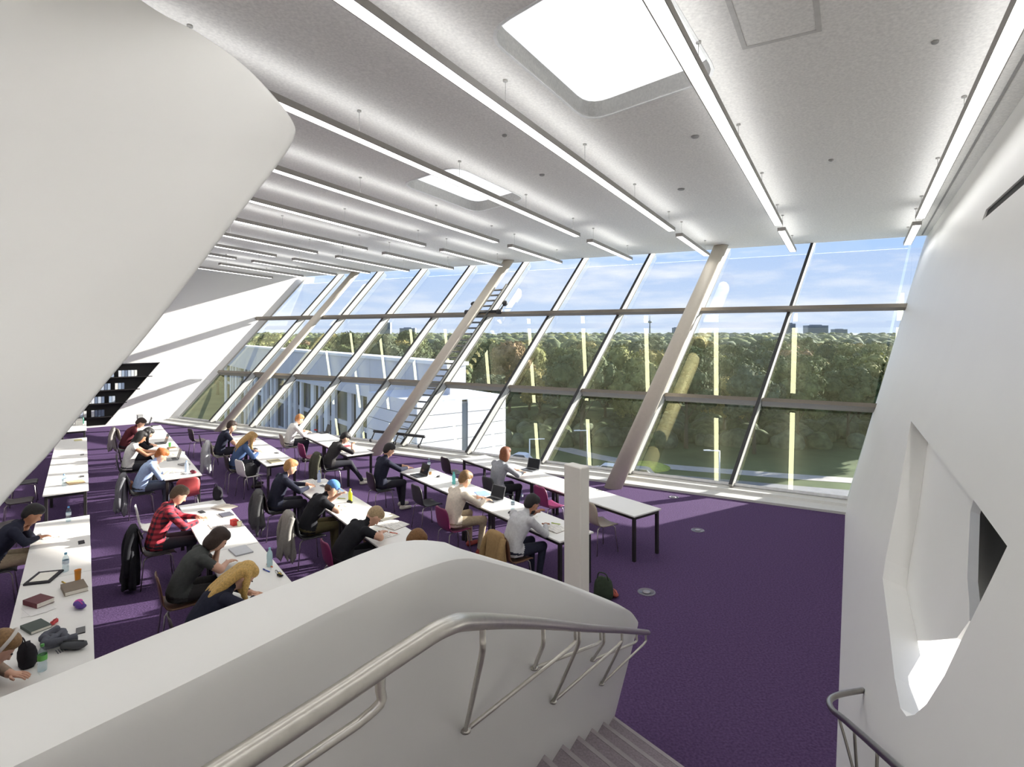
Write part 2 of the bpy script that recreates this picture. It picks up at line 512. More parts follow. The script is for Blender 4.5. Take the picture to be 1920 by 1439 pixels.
def light_line(wr, w0, w1, label, group):
    o = ceilp(wr, (w0 + w1) / 2) - Z * 0.42
    root = empty('linear_pendant_light', o)
    tag(root, label, 'ceiling light', group)
    def P(dr, w, dz):
        return ceilp(wr, w) + WR * dr + Z * (dz - 0.42) - o
    hb = MB()
    hw = 0.085
    # U-shaped housing: top plate, two sides, two ends
    def rect(r0, r1, z0, z1, a=w0, c=w1):
        hb.prism([P(r0, a, z0), P(r1, a, z0), P(r1, a, z1), P(r0, a, z1)], P(r0, c, z0) - P(r0, a, z0))
    rect(-hw, hw, 0.06, 0.085)
    rect(-hw, -hw + 0.012, 0.0, 0.06)
    rect(hw - 0.012, hw, 0.0, 0.06)
    rect(-hw + 0.012, hw - 0.012, 0.0, 0.06, w0, w0 + 0.015)
    rect(-hw + 0.012, hw - 0.012, 0.0, 0.06, w1 - 0.015, w1)
    hb.build('housing', M_LHOUSE, root)
    ub = MB()
    ub.prism([P(-hw + 0.03, w0 + 0.05, 0.0855), P(hw - 0.03, w0 + 0.05, 0.0855), P(hw - 0.03, w1 - 0.05, 0.0855), P(-hw + 0.03, w1 - 0.05, 0.0855)], Z * 0.003)
    ub.build('uplight', M_LUP, root)
    db = MB()
    rect2 = [P(-hw + 0.013, w0 + 0.016, 0.004), P(hw - 0.013, w0 + 0.016, 0.004), P(hw - 0.013, w1 - 0.016, 0.004), P(-hw + 0.013, w1 - 0.016, 0.004)]
    db.prism(rect2, Z * 0.02)
    db.build('diffuser', M_LEMIT, root)
    n = max(2, int(round((w1 - w0) / 2.6)) + 1)
    for i in range(n):
        w = w0 + 0.25 + (w1 - w0 - 0.5) * i / (n - 1)
        wb = MB()
        wb.tube([P(0, w, 0.08), P(0, w, 0.42)], 0.0035, 6)
        wb.lathe([(0.03, 0.40), (0.03, 0.42)], P(0, w, 0.0), 10)
        wb.build('suspension_wire', M_WIRE, root)
for i, wr in enumerate(LOFF):
    near = -4.0 if i < 8 else 2.0
    light_line(wr, near, LEND[i], 'long hanging light strip, %s line counted from the side wall' % ORD[i], 'long hanging light strips')
    light_line(wr, LST2[i], LEN2[i], 'short hanging light strip by the glass, %s line counted from the side wall' % ORD[i], 'short hanging light strips by the glass')
# small round ceiling fittings
for i, (wr, w, r_, lb) in enumerate(((-2.05, 8.9, 0.06, 'small round ceiling detector just past the skylight above the stair'), (-2.95, 11.6, 0.07, 'small round ceiling detector between third and second light lines'), (0.75, 7.4, 0.035, 'tiny ceiling sprinkler beside the first light line'),
                                    (-4.6, 7.5, 0.04, 'tiny ceiling sprinkler between fourth and third light lines'), (-0.3, 11.0, 0.04, 'tiny ceiling sprinkler between second and first light lines'), (-5.0, 9.5, 0.05, 'small ceiling detector between the two skylights'))):
    mb = MB()
    p = ceilp(wr, w)
    mb.lathe([(r_, 0.0), (r_, -0.012), (r_ * 0.75, -0.025), (r_ * 0.3, -0.032)], (0, 0, 0), 14)
    o = mb.build('ceiling_detector' if r_ > 0.045 else 'sprinkler_head', mat('fitting_grey', (150, 149, 146), 0.5), None, Matrix.Translation(p))
    tag(o, lb, 'detector' if r_ > 0.045 else 'sprinkler')

# ---- room sides out of the picture
mb = MB(); mb.prism([G(-4, -9, -0.3), G(31, -9, -0.3), G(31, -9, 7.6), G(-4, -9, 7.6)], -SV * 0.2)
struct(mb.build('wall_back', M_WHITE), 'white rear wall of the reading room')
mb = MB(); mb.prism([G(-4, -9, -0.3), G(-4, -9, 7.6), G(-4, -1.0, 7.6), G(-4, -1.0, -0.3)], -TV * 0.2)
struct(mb.build('wall_front', M_WHITE), 'white wall of the stair hall behind the viewer')

# ---- white stair parapet
IN = [(-2.2, -1.45, 3.05), (-1.35, -0.2, 3.05), (-0.68, 0.775, 3.05), (-0.524, 1.0, 3.05), (-0.319, 1.312, 3.05), (-0.215, 1.48, 3.035), (-0.135, 1.78, 2.94), (-0.05, 2.2, 2.755), (0.269, 3.2, 2.246), (0.799, 4.5, 1.49), (1.03, 4.95, 1.22), (1.15, 5.17, 1.02)]
OUT = [(-2.39, -1.32, 3.05), (-1.54, -0.07, 3.05), (-0.86, 0.93, 3.05), (-0.71, 1.15, 3.05), (-0.523, 1.4, 3.05), (-0.36, 1.64, 3.045), (-0.262, 1.83, 2.985), (-0.21, 2.08, 2.86), (0.116, 3.12, 2.335), (0.70, 4.38, 1.61), (0.93, 4.80, 1.33), (1.06, 5.06, 1.12)]
BASE = [(-2.75, -1.35, 1.9), (-1.95, -0.1, 1.9), (-1.25, 0.75, 1.9), (-1.1, 0.95, 1.85), (-0.92, 1.2, 1.8), (-0.80, 1.42, 1.75), (-0.66, 1.75, 1.60), (-0.47, 2.17, 1.42), (-0.02, 3.18, 0.9), (0.58, 4.50, 0.25), (0.79, 4.97, 0.05), (0.87, 5.19, -0.1)]
ns = 5
pin, pout, pbase = smooth_path(IN, ns), smooth_path(OUT, ns), smooth_path(BASE, ns)
rings = []
for a, c, d in zip(pin, pout, pbase):
    across = (a - c).normalized(); down = (d - a).normalized()
    r_ = 0.035
    mid = a.lerp(d, 0.5) + (Vector((0, 0, 0)))
    ob = Vector((c.x - 0.35, c.y + 0.1, -0.05)); om = c.lerp(ob, 0.4) + Vector((-0.03, 0.02, 0))
    ring = [d + Vector((-0.3, 0.12, -0.3)), d, a.lerp(d, 0.75), mid, a.lerp(d, 0.25)]
    ring += [a + down * r_, a + down * r_ * 0.3 - across * r_ * 0.3, a - across * r_, a.lerp(c, 0.5), c + across * r_, c + across * r_ * 0.3 - Z * r_ * 0.3, c - Z * r_, om, ob]
    rings.append(ring)
mb = MB()
mb.loft(rings, True, True, True, 0, True)
par = struct(mb.build('wall_stair', M_WHITE), 'thick white parapet wall along the stair')
par.data.shade_smooth() if hasattr(par.data, 'shade_smooth') else None
mb = par.modifiers.new('edge', 'EDGE_SPLIT'); mb.split_angle = math.radians(40)

# ---- stair flight and landing
stair = struct(empty('floor_stair', G(3.4, 3.5)), 'grey carpeted stair flight leading down to the purple floor')
so = G(3.4, 3.5)
for k in range(12):
    b1 = 3.815 - 0.31 * k; b0 = b1 - 0.34
    z1 = 0.17 * (k + 1)
    ah1 = 3.61 - 0.552 * (3.815 - b1) + 0.10; ah0 = 3.61 - 0.552 * (3.815 - b0) + 0.10
    al1 = 1.55 - 0.30 * (3.815 - b1); al0 = 1.55 - 0.30 * (3.815 - b0)
    mb = MB()
    ring = [G(al0, b0, z1 - 0.5) - so, G(al1, b1, z1 - 0.5) - so, G(ah1, b1, z1 - 0.5) - so, G(ah0, b0, z1 - 0.5) - so]
    mb.prism(ring, Z * 0.485)
    no = SV * 0.02
    ring = [p + Z * 0.485 for p in ring]; ring[1] = ring[1] + no; ring[2] = ring[2] + no
    mb.prism(ring, Z * 0.015)
    st_ = mb.build('step', M_STEP, stair)
    nb = MB()
    nb.prism([ring[1] - SV * 0.035 + Z * 0.0152, ring[1] + SV * 0.002 + Z * 0.0152, ring[2] + SV * 0.002 + Z * 0.0152, ring[2] - SV * 0.035 + Z * 0.0152], Z * 0.002)
    nb.build('nosing', mat('nosing_grey', (166, 157, 161), 0.8), st_)
mb = MB()
mb.prism([G(1.2, 0.12, 1.8) - so, G(1.75, 0.12, 1.8) - so, G(0.6, -4, 1.8) - so, G(-3.5, -4, 1.8) - so, G(-1.2, 0.12, 1.8) - so], Z * 0.24)
mb.build('landing', M_STEP, stair)

# ---- handrails
hr = empty('handrail', (0, 1.5, 2.0))
tag(hr, 'brushed steel tube handrail along the parapet wall', 'handrail')
O = Vector((0, 1.5, 2.0))
rail = smooth_path([(-1.15, -0.08, 2.94), (-0.456, 0.92, 2.94), (-0.24, 1.235, 2.945), (-0.155, 1.37, 2.935), (-0.092, 1.57, 2.845), (0.082, 2.2, 2.52), (0.419, 3.2, 1.983), (0.82, 4.16, 1.468), (1.215, 5.1, 0.957)], 6)
mb = MB(); mb.tube([p - O for p in rail], 0.0225, 16)
mb.build('rail_tube', M_STEEL, hr)
def railpt(y):
    for i in range(len(rail) - 1):
        if rail[i].y <= y <= rail[i + 1].y:
            q = (y - rail[i].y) / (rail[i + 1].y - rail[i].y)
            return rail[i].lerp(rail[i + 1], q)
    return rail[-1]
def bracket(foot, y0, y1, rr=0.0095):
    foot = Vector(foot)
    for y in (y0, y1):
        t0 = railpt(y)
        low = t0 - Z * 0.085; pth = [foot, foot.lerp(low, 0.9)] + smooth_path([foot.lerp(low, 0.93), low.lerp(t0, 0.12) , low.lerp(t0, 0.45), t0 - Z * 0.015], 3)
        mb = MB(); mb.tube([p - O for p in pth], rr, 10)
        rod = mb.build('bracket_rod', M_STEEL, hr)
    mb = MB(); mb.lathe([(0.022, -0.004), (0.022, 0.008)], foot - O, 12)
    mb.build('bracket_foot', M_STEEL, rod)
def on_par(y, q):
    for i in range(len(pin) - 1):
        if pin[i].y <= y <= pin[i + 1].y:
            k = (y - pin[i].y) / (pin[i + 1].y - pin[i].y)
            a = pin[i].lerp(pin[i + 1], k); d = pbase[i].lerp(pbase[i + 1], k)
            return a.lerp(d, q) + Vector((0.012, -0.006, 0))
bracket(on_par(2.358, 0.50), 1.606, 2.944)
bracket(on_par(3.483, 0.52), 3.03, 4.08)
bracket(on_par(4.515, 0.50), 4.08, 5.0)
bracket(on_par(3.04, 0.35), 2.35, 3.52)
bracket(on_par(4.158, 0.34), 3.60, 4.60)
bracket(on_par(0.80, 0.32), 1.185, 0.3, 0.011)

hr2 = empty('handrail', (2.2, 3.6, 1.0))
tag(hr2, 'dark steel handrail on the leaning side wall', 'handrail')
O = Vector((2.2, 3.6, 1.0))
rail = smooth_path([(1.15, 0.9, 2.45), (1.62, 2.0, 1.84), (1.98, 2.9, 1.41), (2.30, 3.92, 0.965), (2.385, 4.25, 0.83), (2.46, 4.42, 0.79), (2.60, 4.53, 0.765), (2.90, 4.72, 0.68)], 6)
M_STEELR = mat('dark_rail_steel', (150, 146, 140), 0.3, 1.0, var=0.05)
mb = MB(); mb.tube([p - O for p in rail], 0.0225, 16)
mb.build('rail_tube', M_STEELR, hr2)
def wall_near(y, z):
    l = (y - PB.y) / WV.y
    for _ in range(4):
        p = sidew(l, z); l += (y - p.y) / WV.y
    return sidew(l, z)
for y, dy, dz in ((4.1, -0.25, -0.35), (3.75, -0.1, -0.5), (3.3, -0.1, -0.45), (2.6, -0.1, -0.45)):
    p0 = railpt(y); p1 = wall_near(p0.y + dy, p0.z + dz) - WNn * 0.005
    pth = smooth_path([p1, p1.lerp(p0, 0.6), p0 - Z * 0.02], 4)
    mb = MB(); mb.tube([p - O for p in pth], 0.0095, 10)
    rod = mb.build('bracket_rod', M_STEELR, hr2)
    mb = MB(); mb.tube([p1 - O - WNn * 0.006, p1 - O + WNn * 0.004], 0.022, 12)
    mb.build('bracket_foot', M_STEELR, rod)

# ---- free-standing white post behind the parapet
mb = MB()
pc = Vector((0.765, 6.76, 0))
ex = Vector((0.80, 0.60, 0)); ey = Vector((-0.60, 0.80, 0))
hx, hy, c_ = 0.075, 0.145, 0.012
def pr(z, i=0.0):
    a, d = hx - i, hy - i
    return [pc + ex * x + ey * y + Z * z for x, y in ((-a + c_, -d), (a - c_, -d), (a, -d + c_), (a, d - c_), (a - c_, d), (-a + c_, d), (-a, d - c_), (-a, -d + c_))]
mb.loft([pr(0), pr(2.06), pr(2.07, 0.01)], True, True, True)
po = mb.build('white_post', M_POSTW)
tag(po, 'square white freestanding post rising behind the parapet', 'post')

# ---- big white curved volume of the upper stair on the left
EDGEP = [(-4.2, 5.0, 7.3), (-2.99, 4.6, 6.32), (-2.50, 4.5, 6.02), (-2.1, 4.4, 5.73), (-1.80, 4.3, 5.43), (-1.625, 4.24, 5.20), (-1.60, 4.18, 5.06), (-1.66, 4.08, 4.86), (-1.83, 3.8, 4.41), (-2.1, 3.4, 3.72), (-2.19, 3.08, 3.37), (-2.25, 2.8, 3.07), (-2.29, 2.55, 2.86), (-2.36, 2.1, 2.42), (-2.5, 1.6, 1.9)]
ed = smooth_path(EDGEP, 5)
rings = []
for i, p in enumerate(ed):
    q = min(1.0, max(0.0, (4.6 - p.z) / 1.9)); q = q * q * (3 - 2 * q)
    dl = Vector((-1.0, -0.22, 0)).lerp(Vector((-0.62, -0.75, 0)), q).normalized()
    nb_ = Vector((-dl.y, dl.x, 0)); nb_ = -nb_ if nb_.y < 0 else nb_
    rings.append([p + dl * 3.6 + nb_ * 0.9, p + dl * 0.50 + nb_ * 0.50, p + dl * 0.30 + nb_ * 0.36, p + dl * 0.13 + nb_ * 0.2, p + dl * 0.015 + nb_ * 0.03, p, p + dl * 0.012 - nb_ * 0.012, p + dl * 0.04 - nb_ * 0.016, p + dl * 0.6 - nb_ * 0.03, p + dl * 1.4 - nb_ * 0.04, p + dl * 3.6 - nb_ * 0.04])
mb = MB(); mb.loft(rings, False, False, False, 0, True)
wu = struct(mb.build('wall_upper', M_WHITE), 'large smooth white curved flank of the upper stair')

# ================================================================== OUTSIDE
GZ = -17.0
M_GROUND = mat('park_ground', (84, 96, 66), 0.95, var=0.35, scale=0.12, spec=0.1)
M_PATH = mat('park_path', (172, 166, 158), 0.9, var=0.1, scale=1.0)
M_ASPH = mat('asphalt', (120, 120, 122), 0.9, var=0.12, scale=0.8)
mb = MB()
mb.prism([(-3500, 35, GZ - 1), (3500, 35, GZ - 1), (3500, 9000, GZ - 1), (-3500, 9000, GZ - 1)], (0, 0, 1))
struct(mb.build('ground', M_GROUND), 'green park ground far below the glass front')
def strip(name, pts, width, m, label, zoff=0.03):
    mb = MB(); pts = [Vector(p) for p in pts]; L_, R_ = [], []
    for i, p in enumerate(pts):
        d = (pts[min(i + 1, len(pts) - 1)] - pts[max(i - 1, 0)]).normalized(); n = Vector((-d.y, d.x, 0))
        L_.append(p + n * width / 2 + Z * zoff); R_.append(p - n * width / 2 + Z * zoff)
    n_ = len(pts)
    mb.add(L_ + R_, [[i, i + 1, n_ + i + 1, n_ + i] for i in range(n_ - 1)])
    return struct(mb.build(name, m), label)
strip('path', smooth_path([(-40, 132, GZ), (-0.5, 111, GZ), (17, 92, GZ), (34, 84, GZ), (60, 76, GZ), (110, 64, GZ)], 5), 3.2, M_PATH, 'pale park path below the trees')
strip('street', smooth_path([(-6, 86, GZ), (20, 79, GZ), (50, 68, GZ), (110, 52, GZ)], 5), 9.0, M_ASPH, 'grey service street beside the park')

# ---- trees
def leaf_mat(name, rgb):
    return mat(name, rgb, 0.9, var=0.55, scale=0.9, spec=0.1)
TREE_COL = [(82, 92, 66), (98, 106, 72), (122, 124, 80), (94, 102, 82), (134, 114, 88), (142, 132, 84)]
TREE_TXT = ['dark green', 'mid green', 'yellow-green', 'grey-green', 'rusty autumn', 'golden autumn']
def ico(sub):
    bm = bmesh.new(); bmesh.ops.create_icosphere(bm, subdivisions=sub, radius=1.0)
    v = [p.co.copy() for p in bm.verts]; f = [[q.index for q in fc.verts] for fc in bm.faces]; bm.free()
    return v, f
ICO1, ICO2 = ico(1), ico(2)
def crown_mesh(seed, m):
    """leafy crown: soft inner lobes with some thousand leaf sprays standing proud of them"""
    rr = random.Random(seed); mb = MB()
    v0, f0 = ICO2
    lv, lf = [], []
    for i in range(30):
        th = rr.uniform(0, 2 * math.pi); ph = rr.uniform(-0.5, 1.0)
        rad = rr.uniform(0.2, 1.0) ** 0.5
        w_ = math.sqrt(max(0, 1 - ph * ph * 0.7))
        c = Vector((math.cos(th) * rad * 4.2 * w_, math.sin(th) * rad * 4.2 * w_, 8.2 + ph * 4.0))
        r_ = rr.uniform(1.1, 2.1)
        off = Vector((seed * 3.1, i * 1.7, 0))
        mb.add([c + Vector((p.x, p.y, p.z * 0.85)) * (r_ * 0.86 * (1 + 0.35 * noise.noise(p * 2.3 + off))) for p in v0], f0, 0, True)
        for k in range(190):
            d = Vector((rr.gauss(0, 1), rr.gauss(0, 1), rr.gauss(0, 1) + 0.25)).normalized()
            q = c + Vector((d.x, d.y, d.z * 0.85)) * (r_ * (1 + 0.35 * noise.noise(d * 2.3 + off)) * rr.uniform(0.84, 1.10))
            n_ = (d + Vector((rr.uniform(-1, 1), rr.uniform(-1, 1), rr.uniform(-1, 1))) * 0.8).normalized()
            e1 = n_.orthogonal().normalized(); e2 = n_.cross(e1); an = rr.uniform(0, 6.28)
            a1 = (e1 * math.cos(an) + e2 * math.sin(an)); a2 = n_.cross(a1); s1 = rr.uniform(0.16, 0.34); s2 = s1 * rr.uniform(0.5, 0.9)
            o = len(lv); lv += [q - a1 * s1, q + a2 * s2, q + a1 * s1 + n_ * 0.06, q - a2 * s2]; lf.append([o, o + 1, o + 2, o + 3])
    mb.add(lv, lf, 0, False)
    return mb.mesh('crown', m)
trunk = MB(); trunk.tube([(0, 0, 0), (0.05, 0, 3), (0.1, 0.1, 7)], [0.35, 0.28, 0.15], 8)
for q in range(4):
    an = q * 1.6; trunk.tube([(0.03, 0, 3.4 + q * 0.5), (math.cos(an) * 2, math.sin(an) * 2, 6.5 + q * 0.4)], [0.14, 0.05], 6)
trunk_me = trunk.mesh('trunk', mat('bark', (84, 74, 64), 0.9))
CROWNS = [crown_mesh(11 + i, leaf_mat('leaves_%d' % i, c)) for i, c in enumerate(TREE_COL)]
rt = random.Random(21); tpos = []
tries = 0
while len(tpos) < 285 and tries < 9000:
    tries += 1
    y = rt.uniform(97, 330) if rt.random() < 0.8 else rt.uniform(97, 180)
    k = rt.uniform(-0.52, 0.76)
    x = k * y
    if x < 8 and y < 118 + (8 - x) * 0.35: continue
    if all((x - a) ** 2 + (y - c) ** 2 > (7.4 + 0.018 * y) ** 2 for a, c in tpos):
        tpos.append((x, y))
for x, y in tpos:
    k = x / y
    wts = [5, 5, 3, 4, 0.6, 0.8]
    if y < 130 and -0.05 < k < 0.35: wts = [3, 3, 2, 3, 1.8, 1.2]
    i = rt.choices(range(6), wts)[0]
    sc = rt.uniform(0.85, 1.2) * (1.15 if k < -0.15 else 1.0)
    root = empty('park_tree', (x, y, GZ), rt.uniform(0, 6.28)); root.scale = (sc, sc, sc * rt.uniform(0.95, 1.2))
    px = 960 + FPX * k
    where = 'above the neighbouring roofs' if px < 880 else 'between ladder and thick near column' if px < 1230 else 'past the thick near column' if px < 1440 else 'beside the side wall'
    depth = 'at the front edge of the woods' if y < 135 else 'midway into the woods' if y < 230 else 'deep in the woods'
    tag(root, '%s tree %s, %s' % (TREE_TXT[i], depth, where), 'tree', '%s trees %s %s' % (TREE_TXT[i], depth, where))
    obj('crown', CROWNS[i], root); obj('trunk', trunk_me, root)
mb = MB()      # the endless woods further out
v0, f0 = ICO2
for i in range(2600):
    y = 350 * (10 ** (rt.random() ** 1.2 * 0.85)); k = rt.uniform(-0.62, 0.8)
    r_ = rt.uniform(4.5, 7.5) * (1 + (y - 320) / 1800)
    c = Vector((k * y, y, GZ + rt.uniform(6.5, 12.5)))
    sd = rt.random() * 50
    mb.add([c + Vector((p.x, p.y, p.z * 0.75)) * (r_ * (1 + 0.4 * noise.noise(p * 2 + Vector((sd, 0, 0))) + 0.2 * noise.noise(p * 4.5 + Vector((0, sd, 0))))) for p in v0], f0, rt.choices([0, 1, 2, 3], [4, 4, 2, 3])[0], True)
fo = mb.build('forest_canopy', [MATS['leaves_0'], MATS['leaves_1'], MATS['leaves_2'], MATS['leaves_3']])
fo['kind'] = 'stuff'; tag(fo, 'endless wooded canopy stretching to the horizon', 'forest')
mb = MB()      # undergrowth band in front of the woods
for i in range(260):
    y = rt.uniform(98, 128); k = rt.uniform(-0.05, 0.75); r_ = rt.uniform(1.2, 2.6)
    c = Vector((k * y, y + 4, GZ + 0.8)); sd = rt.random() * 50
    mb.add([c + Vector((p.x * r_ * (1 + 0.5 * noise.noise(p * 2 + Vector((sd, 0, 0)))), p.y * r_, p.z * r_)) for p in v0], f0, rt.choice([0, 1]), True)
un = mb.build('undergrowth', [MATS['leaves_0'], MATS['leaves_3']])
un['kind'] = 'stuff'; tag(un, 'low shrubs along the edge of the woods', 'shrubs')
# distant hills, with the haze put into their blue base colour
mb = MB(); n_ = 60
top = [Vector((-4200 + 8400 * i / n_, 5200, 4 + 26 * noise.noise(Vector((i * 0.21, 1.3, 0))) + 10 * noise.noise(Vector((i * 0.7, 4, 0))))) for i in range(n_ + 1)]
bot = [Vector((p.x, 4600, GZ)) for p in top]; bk = [Vector((p.x, 6200, GZ)) for p in top]
mb.add(bot + top + bk, [[i, i + 1, n_ + 2 + i, n_ + 1 + i] for i in range(n_)] + [[n_ + 1 + i, n_ + 2 + i, 2 * n_ + 3 + i, 2 * n_ + 2 + i] for i in range(n_)])
struct(mb.build('hills', mat('hill_haze_blue', (132, 142, 150), 0.95)), 'low hills on the horizon with blue haze in their colour')

# ---- far skyline buildings
def tower(x, y, w_, d_, h, label, floors=6, crown=None):
    root = empty('tower_block', (x, y, GZ)); tag(root, label, 'building')
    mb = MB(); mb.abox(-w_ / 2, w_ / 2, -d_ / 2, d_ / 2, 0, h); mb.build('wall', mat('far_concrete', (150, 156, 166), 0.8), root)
    for i in range(floors):
        z = h * (0.25 + 0.7 * i / floors)
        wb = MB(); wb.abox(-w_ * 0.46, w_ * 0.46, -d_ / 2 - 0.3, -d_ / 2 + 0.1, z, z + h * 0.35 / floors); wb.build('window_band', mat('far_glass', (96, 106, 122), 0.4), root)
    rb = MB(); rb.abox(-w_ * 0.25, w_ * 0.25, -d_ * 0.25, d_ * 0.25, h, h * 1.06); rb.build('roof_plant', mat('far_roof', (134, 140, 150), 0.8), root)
    return root
tower(-365, 1650, 30, 20, 50, 'dark tower block on the horizon above the neighbouring roof', 8)
tower(-310, 1700, 46, 20, 34, 'low wide tower block beside the dark tower on the horizon', 5)
tower(1330, 2500, 90, 40, 52, 'wide pale hospital-like block on the horizon above the yellow light reflections', 7)
tower(1215, 2500, 40, 30, 60, 'taller pale block at the edge of the wide horizon block', 8)
tower(1490, 2600, 60, 30, 36, 'long low block furthest along the horizon by the side wall', 4)
tower(860, 3000, 30, 30, 46, 'small grey block on the horizon just past the thin mast', 5)
root = empty('mast_tower', (725, 3000, GZ)); tag(root, 'thin broadcasting mast with a round pod on the horizon', 'mast')
mb = MB(); mb.tube([(0, 0, 0), (0, 0, 70), (0, 0, 112)], [5, 3.2, 1.2], 10); mb.build('shaft', mat('far_concrete', (150, 156, 166), 0.8), root)
mb = MB(); mb.lathe([(3, 70), (11, 74), (12, 78), (4, 84)], (0, 0, 0), 14); mb.build('pod', mat('far_roof', (134, 140, 150), 0.8), root)

# ---- neighbouring white building below
NBW = mat('cladding_white', (238, 238, 238), 0.5, var=0.02, scale=0.6)
NBG = mat('cladding_shade_grey', (206, 206, 212), 0.55, var=0.03, scale=0.6)  # grey cladding; on band and annex side, shade put into the white
NBD = mat('facade_glass', (70, 80, 94), 0.15, var=0.2, scale=0.5)
nb0 = G(37, 22, GZ)
nb = empty('white_building', nb0)
tag(nb, 'white building below the glass with shaded band and vertical fins', 'building')
def gb_(name, a0, a1, b0, b1, z0, z1, m, parent=None):
    mb = MB()
    mb.prism([G(a0, b0, z0) - nb0, G(a1, b0, z0) - nb0, G(a1, b1, z0) - nb0, G(a0, b1, z0) - nb0], Z * (z1 - z0))
    return mb.build(name, m, parent or nb)
for i in range(12):
    a0 = 37 + i * 7.5
    gb_('band_panel', a0 + 0.02, a0 + 7.48, 22, 23.4, -2.45, 1.15, NBG)
gb_('parapet_cap', 36.9, 127.2, 21.85, 23.6, 1.15, 1.42, NBW)
gb_('glazing', 38, 127, 23.0, 23.3, GZ, -2.45, NBD)
gb_('soffit', 37, 127, 22, 24.5, -2.6, -2.45, NBG)
for i in range(36):
    a0 = 38.4 + i * 2.45
    if i % 5 == 4: continue
    gb_('fin_panel', a0, a0 + (1.2 if i % 3 else 0.8), 22.5, 22.8, GZ, -2.6, NBW if i % 2 else NBG)
for z in (-6.5, -10.5, -14.5):
    gb_('floor_band', 38, 127, 22.86, 23.0, z, z + 0.5, NBG)
nb2_0 = G(34.6, 18, GZ)
blk = empty('white_annex', nb2_0); tag(blk, 'sunlit white annex block with horizontal cladding courses', 'building')
def ga_(name, a0, a1, b0, b1, z0, z1, m):
    mb = MB()
    mb.prism([G(a0, b0, z0) - nb2_0, G(a1, b0, z0) - nb2_0, G(a1, b1, z0) - nb2_0, G(a0, b1, z0) - nb2_0], Z * (z1 - z0))
    return mb.build(name, m, blk)
ga_('core', 34.75, 43, 18.15, 25.25, GZ, -1.3, mat('joint_grey', (150, 152, 158), 0.7))
zt = -1.15; i = 0
while zt > GZ:
    h = 0.92
    for (c0, c1) in ((18, 21.55), (22.05, 25.4)):
        ga_('cladding_course', 34.6, 34.75, c0, c1, max(GZ, zt - h + 0.05), zt, NBW)
    ga_('side_course', 34.75, 43, 18, 18.15, max(GZ, zt - h + 0.05), zt, NBG)
    zt -= h
ga_('roof_slab', 34.6, 43, 18, 25.4, -1.15, -1.05, NBG)
ga_('slot_window', 34.62, 34.74, 21.6, 22.0, -5.2, -1.4, NBD)

# ---- street furniture below
def street_lamp(x, y, h, rz, label):
    root = empty('street_lamp', (x, y, GZ), rz); tag(root, label, 'street lamp')
    mb = MB(); mb.tube([(0, 0, 0), (0, 0, h)], [0.12, 0.09], 8); mb.build('pole', NBW, root)
    mb = MB(); mb.tube([(0, 0, h - 0.06), (-1.7, 0, h)], 0.08, 8); mb.abox(-2.2, -1.2, -0.14, 0.14, h - 0.02, h + 0.1); mb.build('lamp_arm', NBW, root)
street_lamp(28.9, 79.5, 4.2, 0, 'white street lamp with a flat arm, in front of the woods by the side wall')
street_lamp(11.6, 88, 5.6, 0.3, 'pale street lamp standing behind the white freestanding post')
street_lamp(2.6, 84, 5.0, 3.0, 'white street lamp beyond the laptop woman')
def car(x, y, rz, m, label):
    root = empty('parked_car', (x, y, GZ + 0.05), rz); tag(root, label, 'car')
    prof = [(-2.1, 0.35), (-2.15, 0.75), (-1.9, 0.92), (-1.5, 1.40), (-0.9, 1.52), (0.3, 1.48), (1.05, 0.98), (1.95, 0.82), (2.15, 0.6), (2.1, 0.35)]
    mb = MB(); mb.prism([(px, -0.85, pz) for px, pz in prof], (0, 1.7, 0)); mb.build('body', m, root)
    for sy in (-0.86, 0.852):
        wb = MB(); wb.prism([(-1.62, sy, 0.95), (-1.35, sy, 1.38), (0.2, sy, 1.40), (0.85, sy, 0.98)], (0, 0.012, 0)); wb.build('side_window', NBD, root)
    wb = MB(); wb.prism([(0.36, -0.7, 1.46), (1.02, -0.75, 1.01), (1.02, 0.75, 1.01), (0.36, 0.7, 1.46)], (0.02, 0, 0.02)); wb.build('windscreen', NBD, root)
    for sx in (-1.35, 1.35):
        for sy in (-0.82, 0.82):
            wb = MB(); wb.tube([(sx, sy - 0.08, 0.32), (sx, sy + 0.08, 0.32)], 0.32, 14); wb.build('wheel', M_DARK, root)
car(13.6, 83.0, 2.7, NBW, 'white car parked on the street behind the white freestanding post')
car(17.9, 81.0, 2.7, mat('car_silver', (190, 194, 200), 0.3, 0.4), 'silver car parked at the foot of the thick leaning column')
car(1.0, 90.5, 2.7, NBW, 'white car seen above the open laptop by the glass')
car(-3.0, 92.5, 2.7, mat('car_blue', (170, 186, 206), 0.3, 0.3), 'pale blue car parked beside the sunlit annex')
mb = MB(); c = Vector((20.8, 87.5, GZ))
mb.lathe([(3.4, 0.0), (3.4, 0.05), (2.2, 0.5), (0.2, 0.75)], (0, 0, 0), 20)
o = mb.build('planted_bed', mat('lime_bed', (142, 158, 62), 0.9, var=0.3, scale=1.5), None, Matrix.Translation(c))
tag(o, 'lime green round planted bed beside the street', 'planting')

# ---- thin autumn haze over the park
hz = bpy.data.materials.new('park_haze'); hz.use_nodes = True; nt = hz.node_tree; nt.nodes.clear()
ho = nt.nodes.new('ShaderNodeOutputMaterial'); hv = nt.nodes.new('ShaderNodeVolumeScatter')
hv.inputs['Color'].default_value = (0.82, 0.90, 1.0, 1); hv.inputs['Density'].default_value = 0.00010; hv.inputs['Anisotropy'].default_value = 0.0
nt.links.new(hv.outputs[0], ho.inputs['Volume'])
mb = MB(); mb.abox(-2600, 2600, 140, 4500, GZ - 2, 1.5)
o = mb.build('haze', hz); o['kind'] = 'stuff'; tag(o, 'thin bluish haze hanging over the distant woods', 'haze')

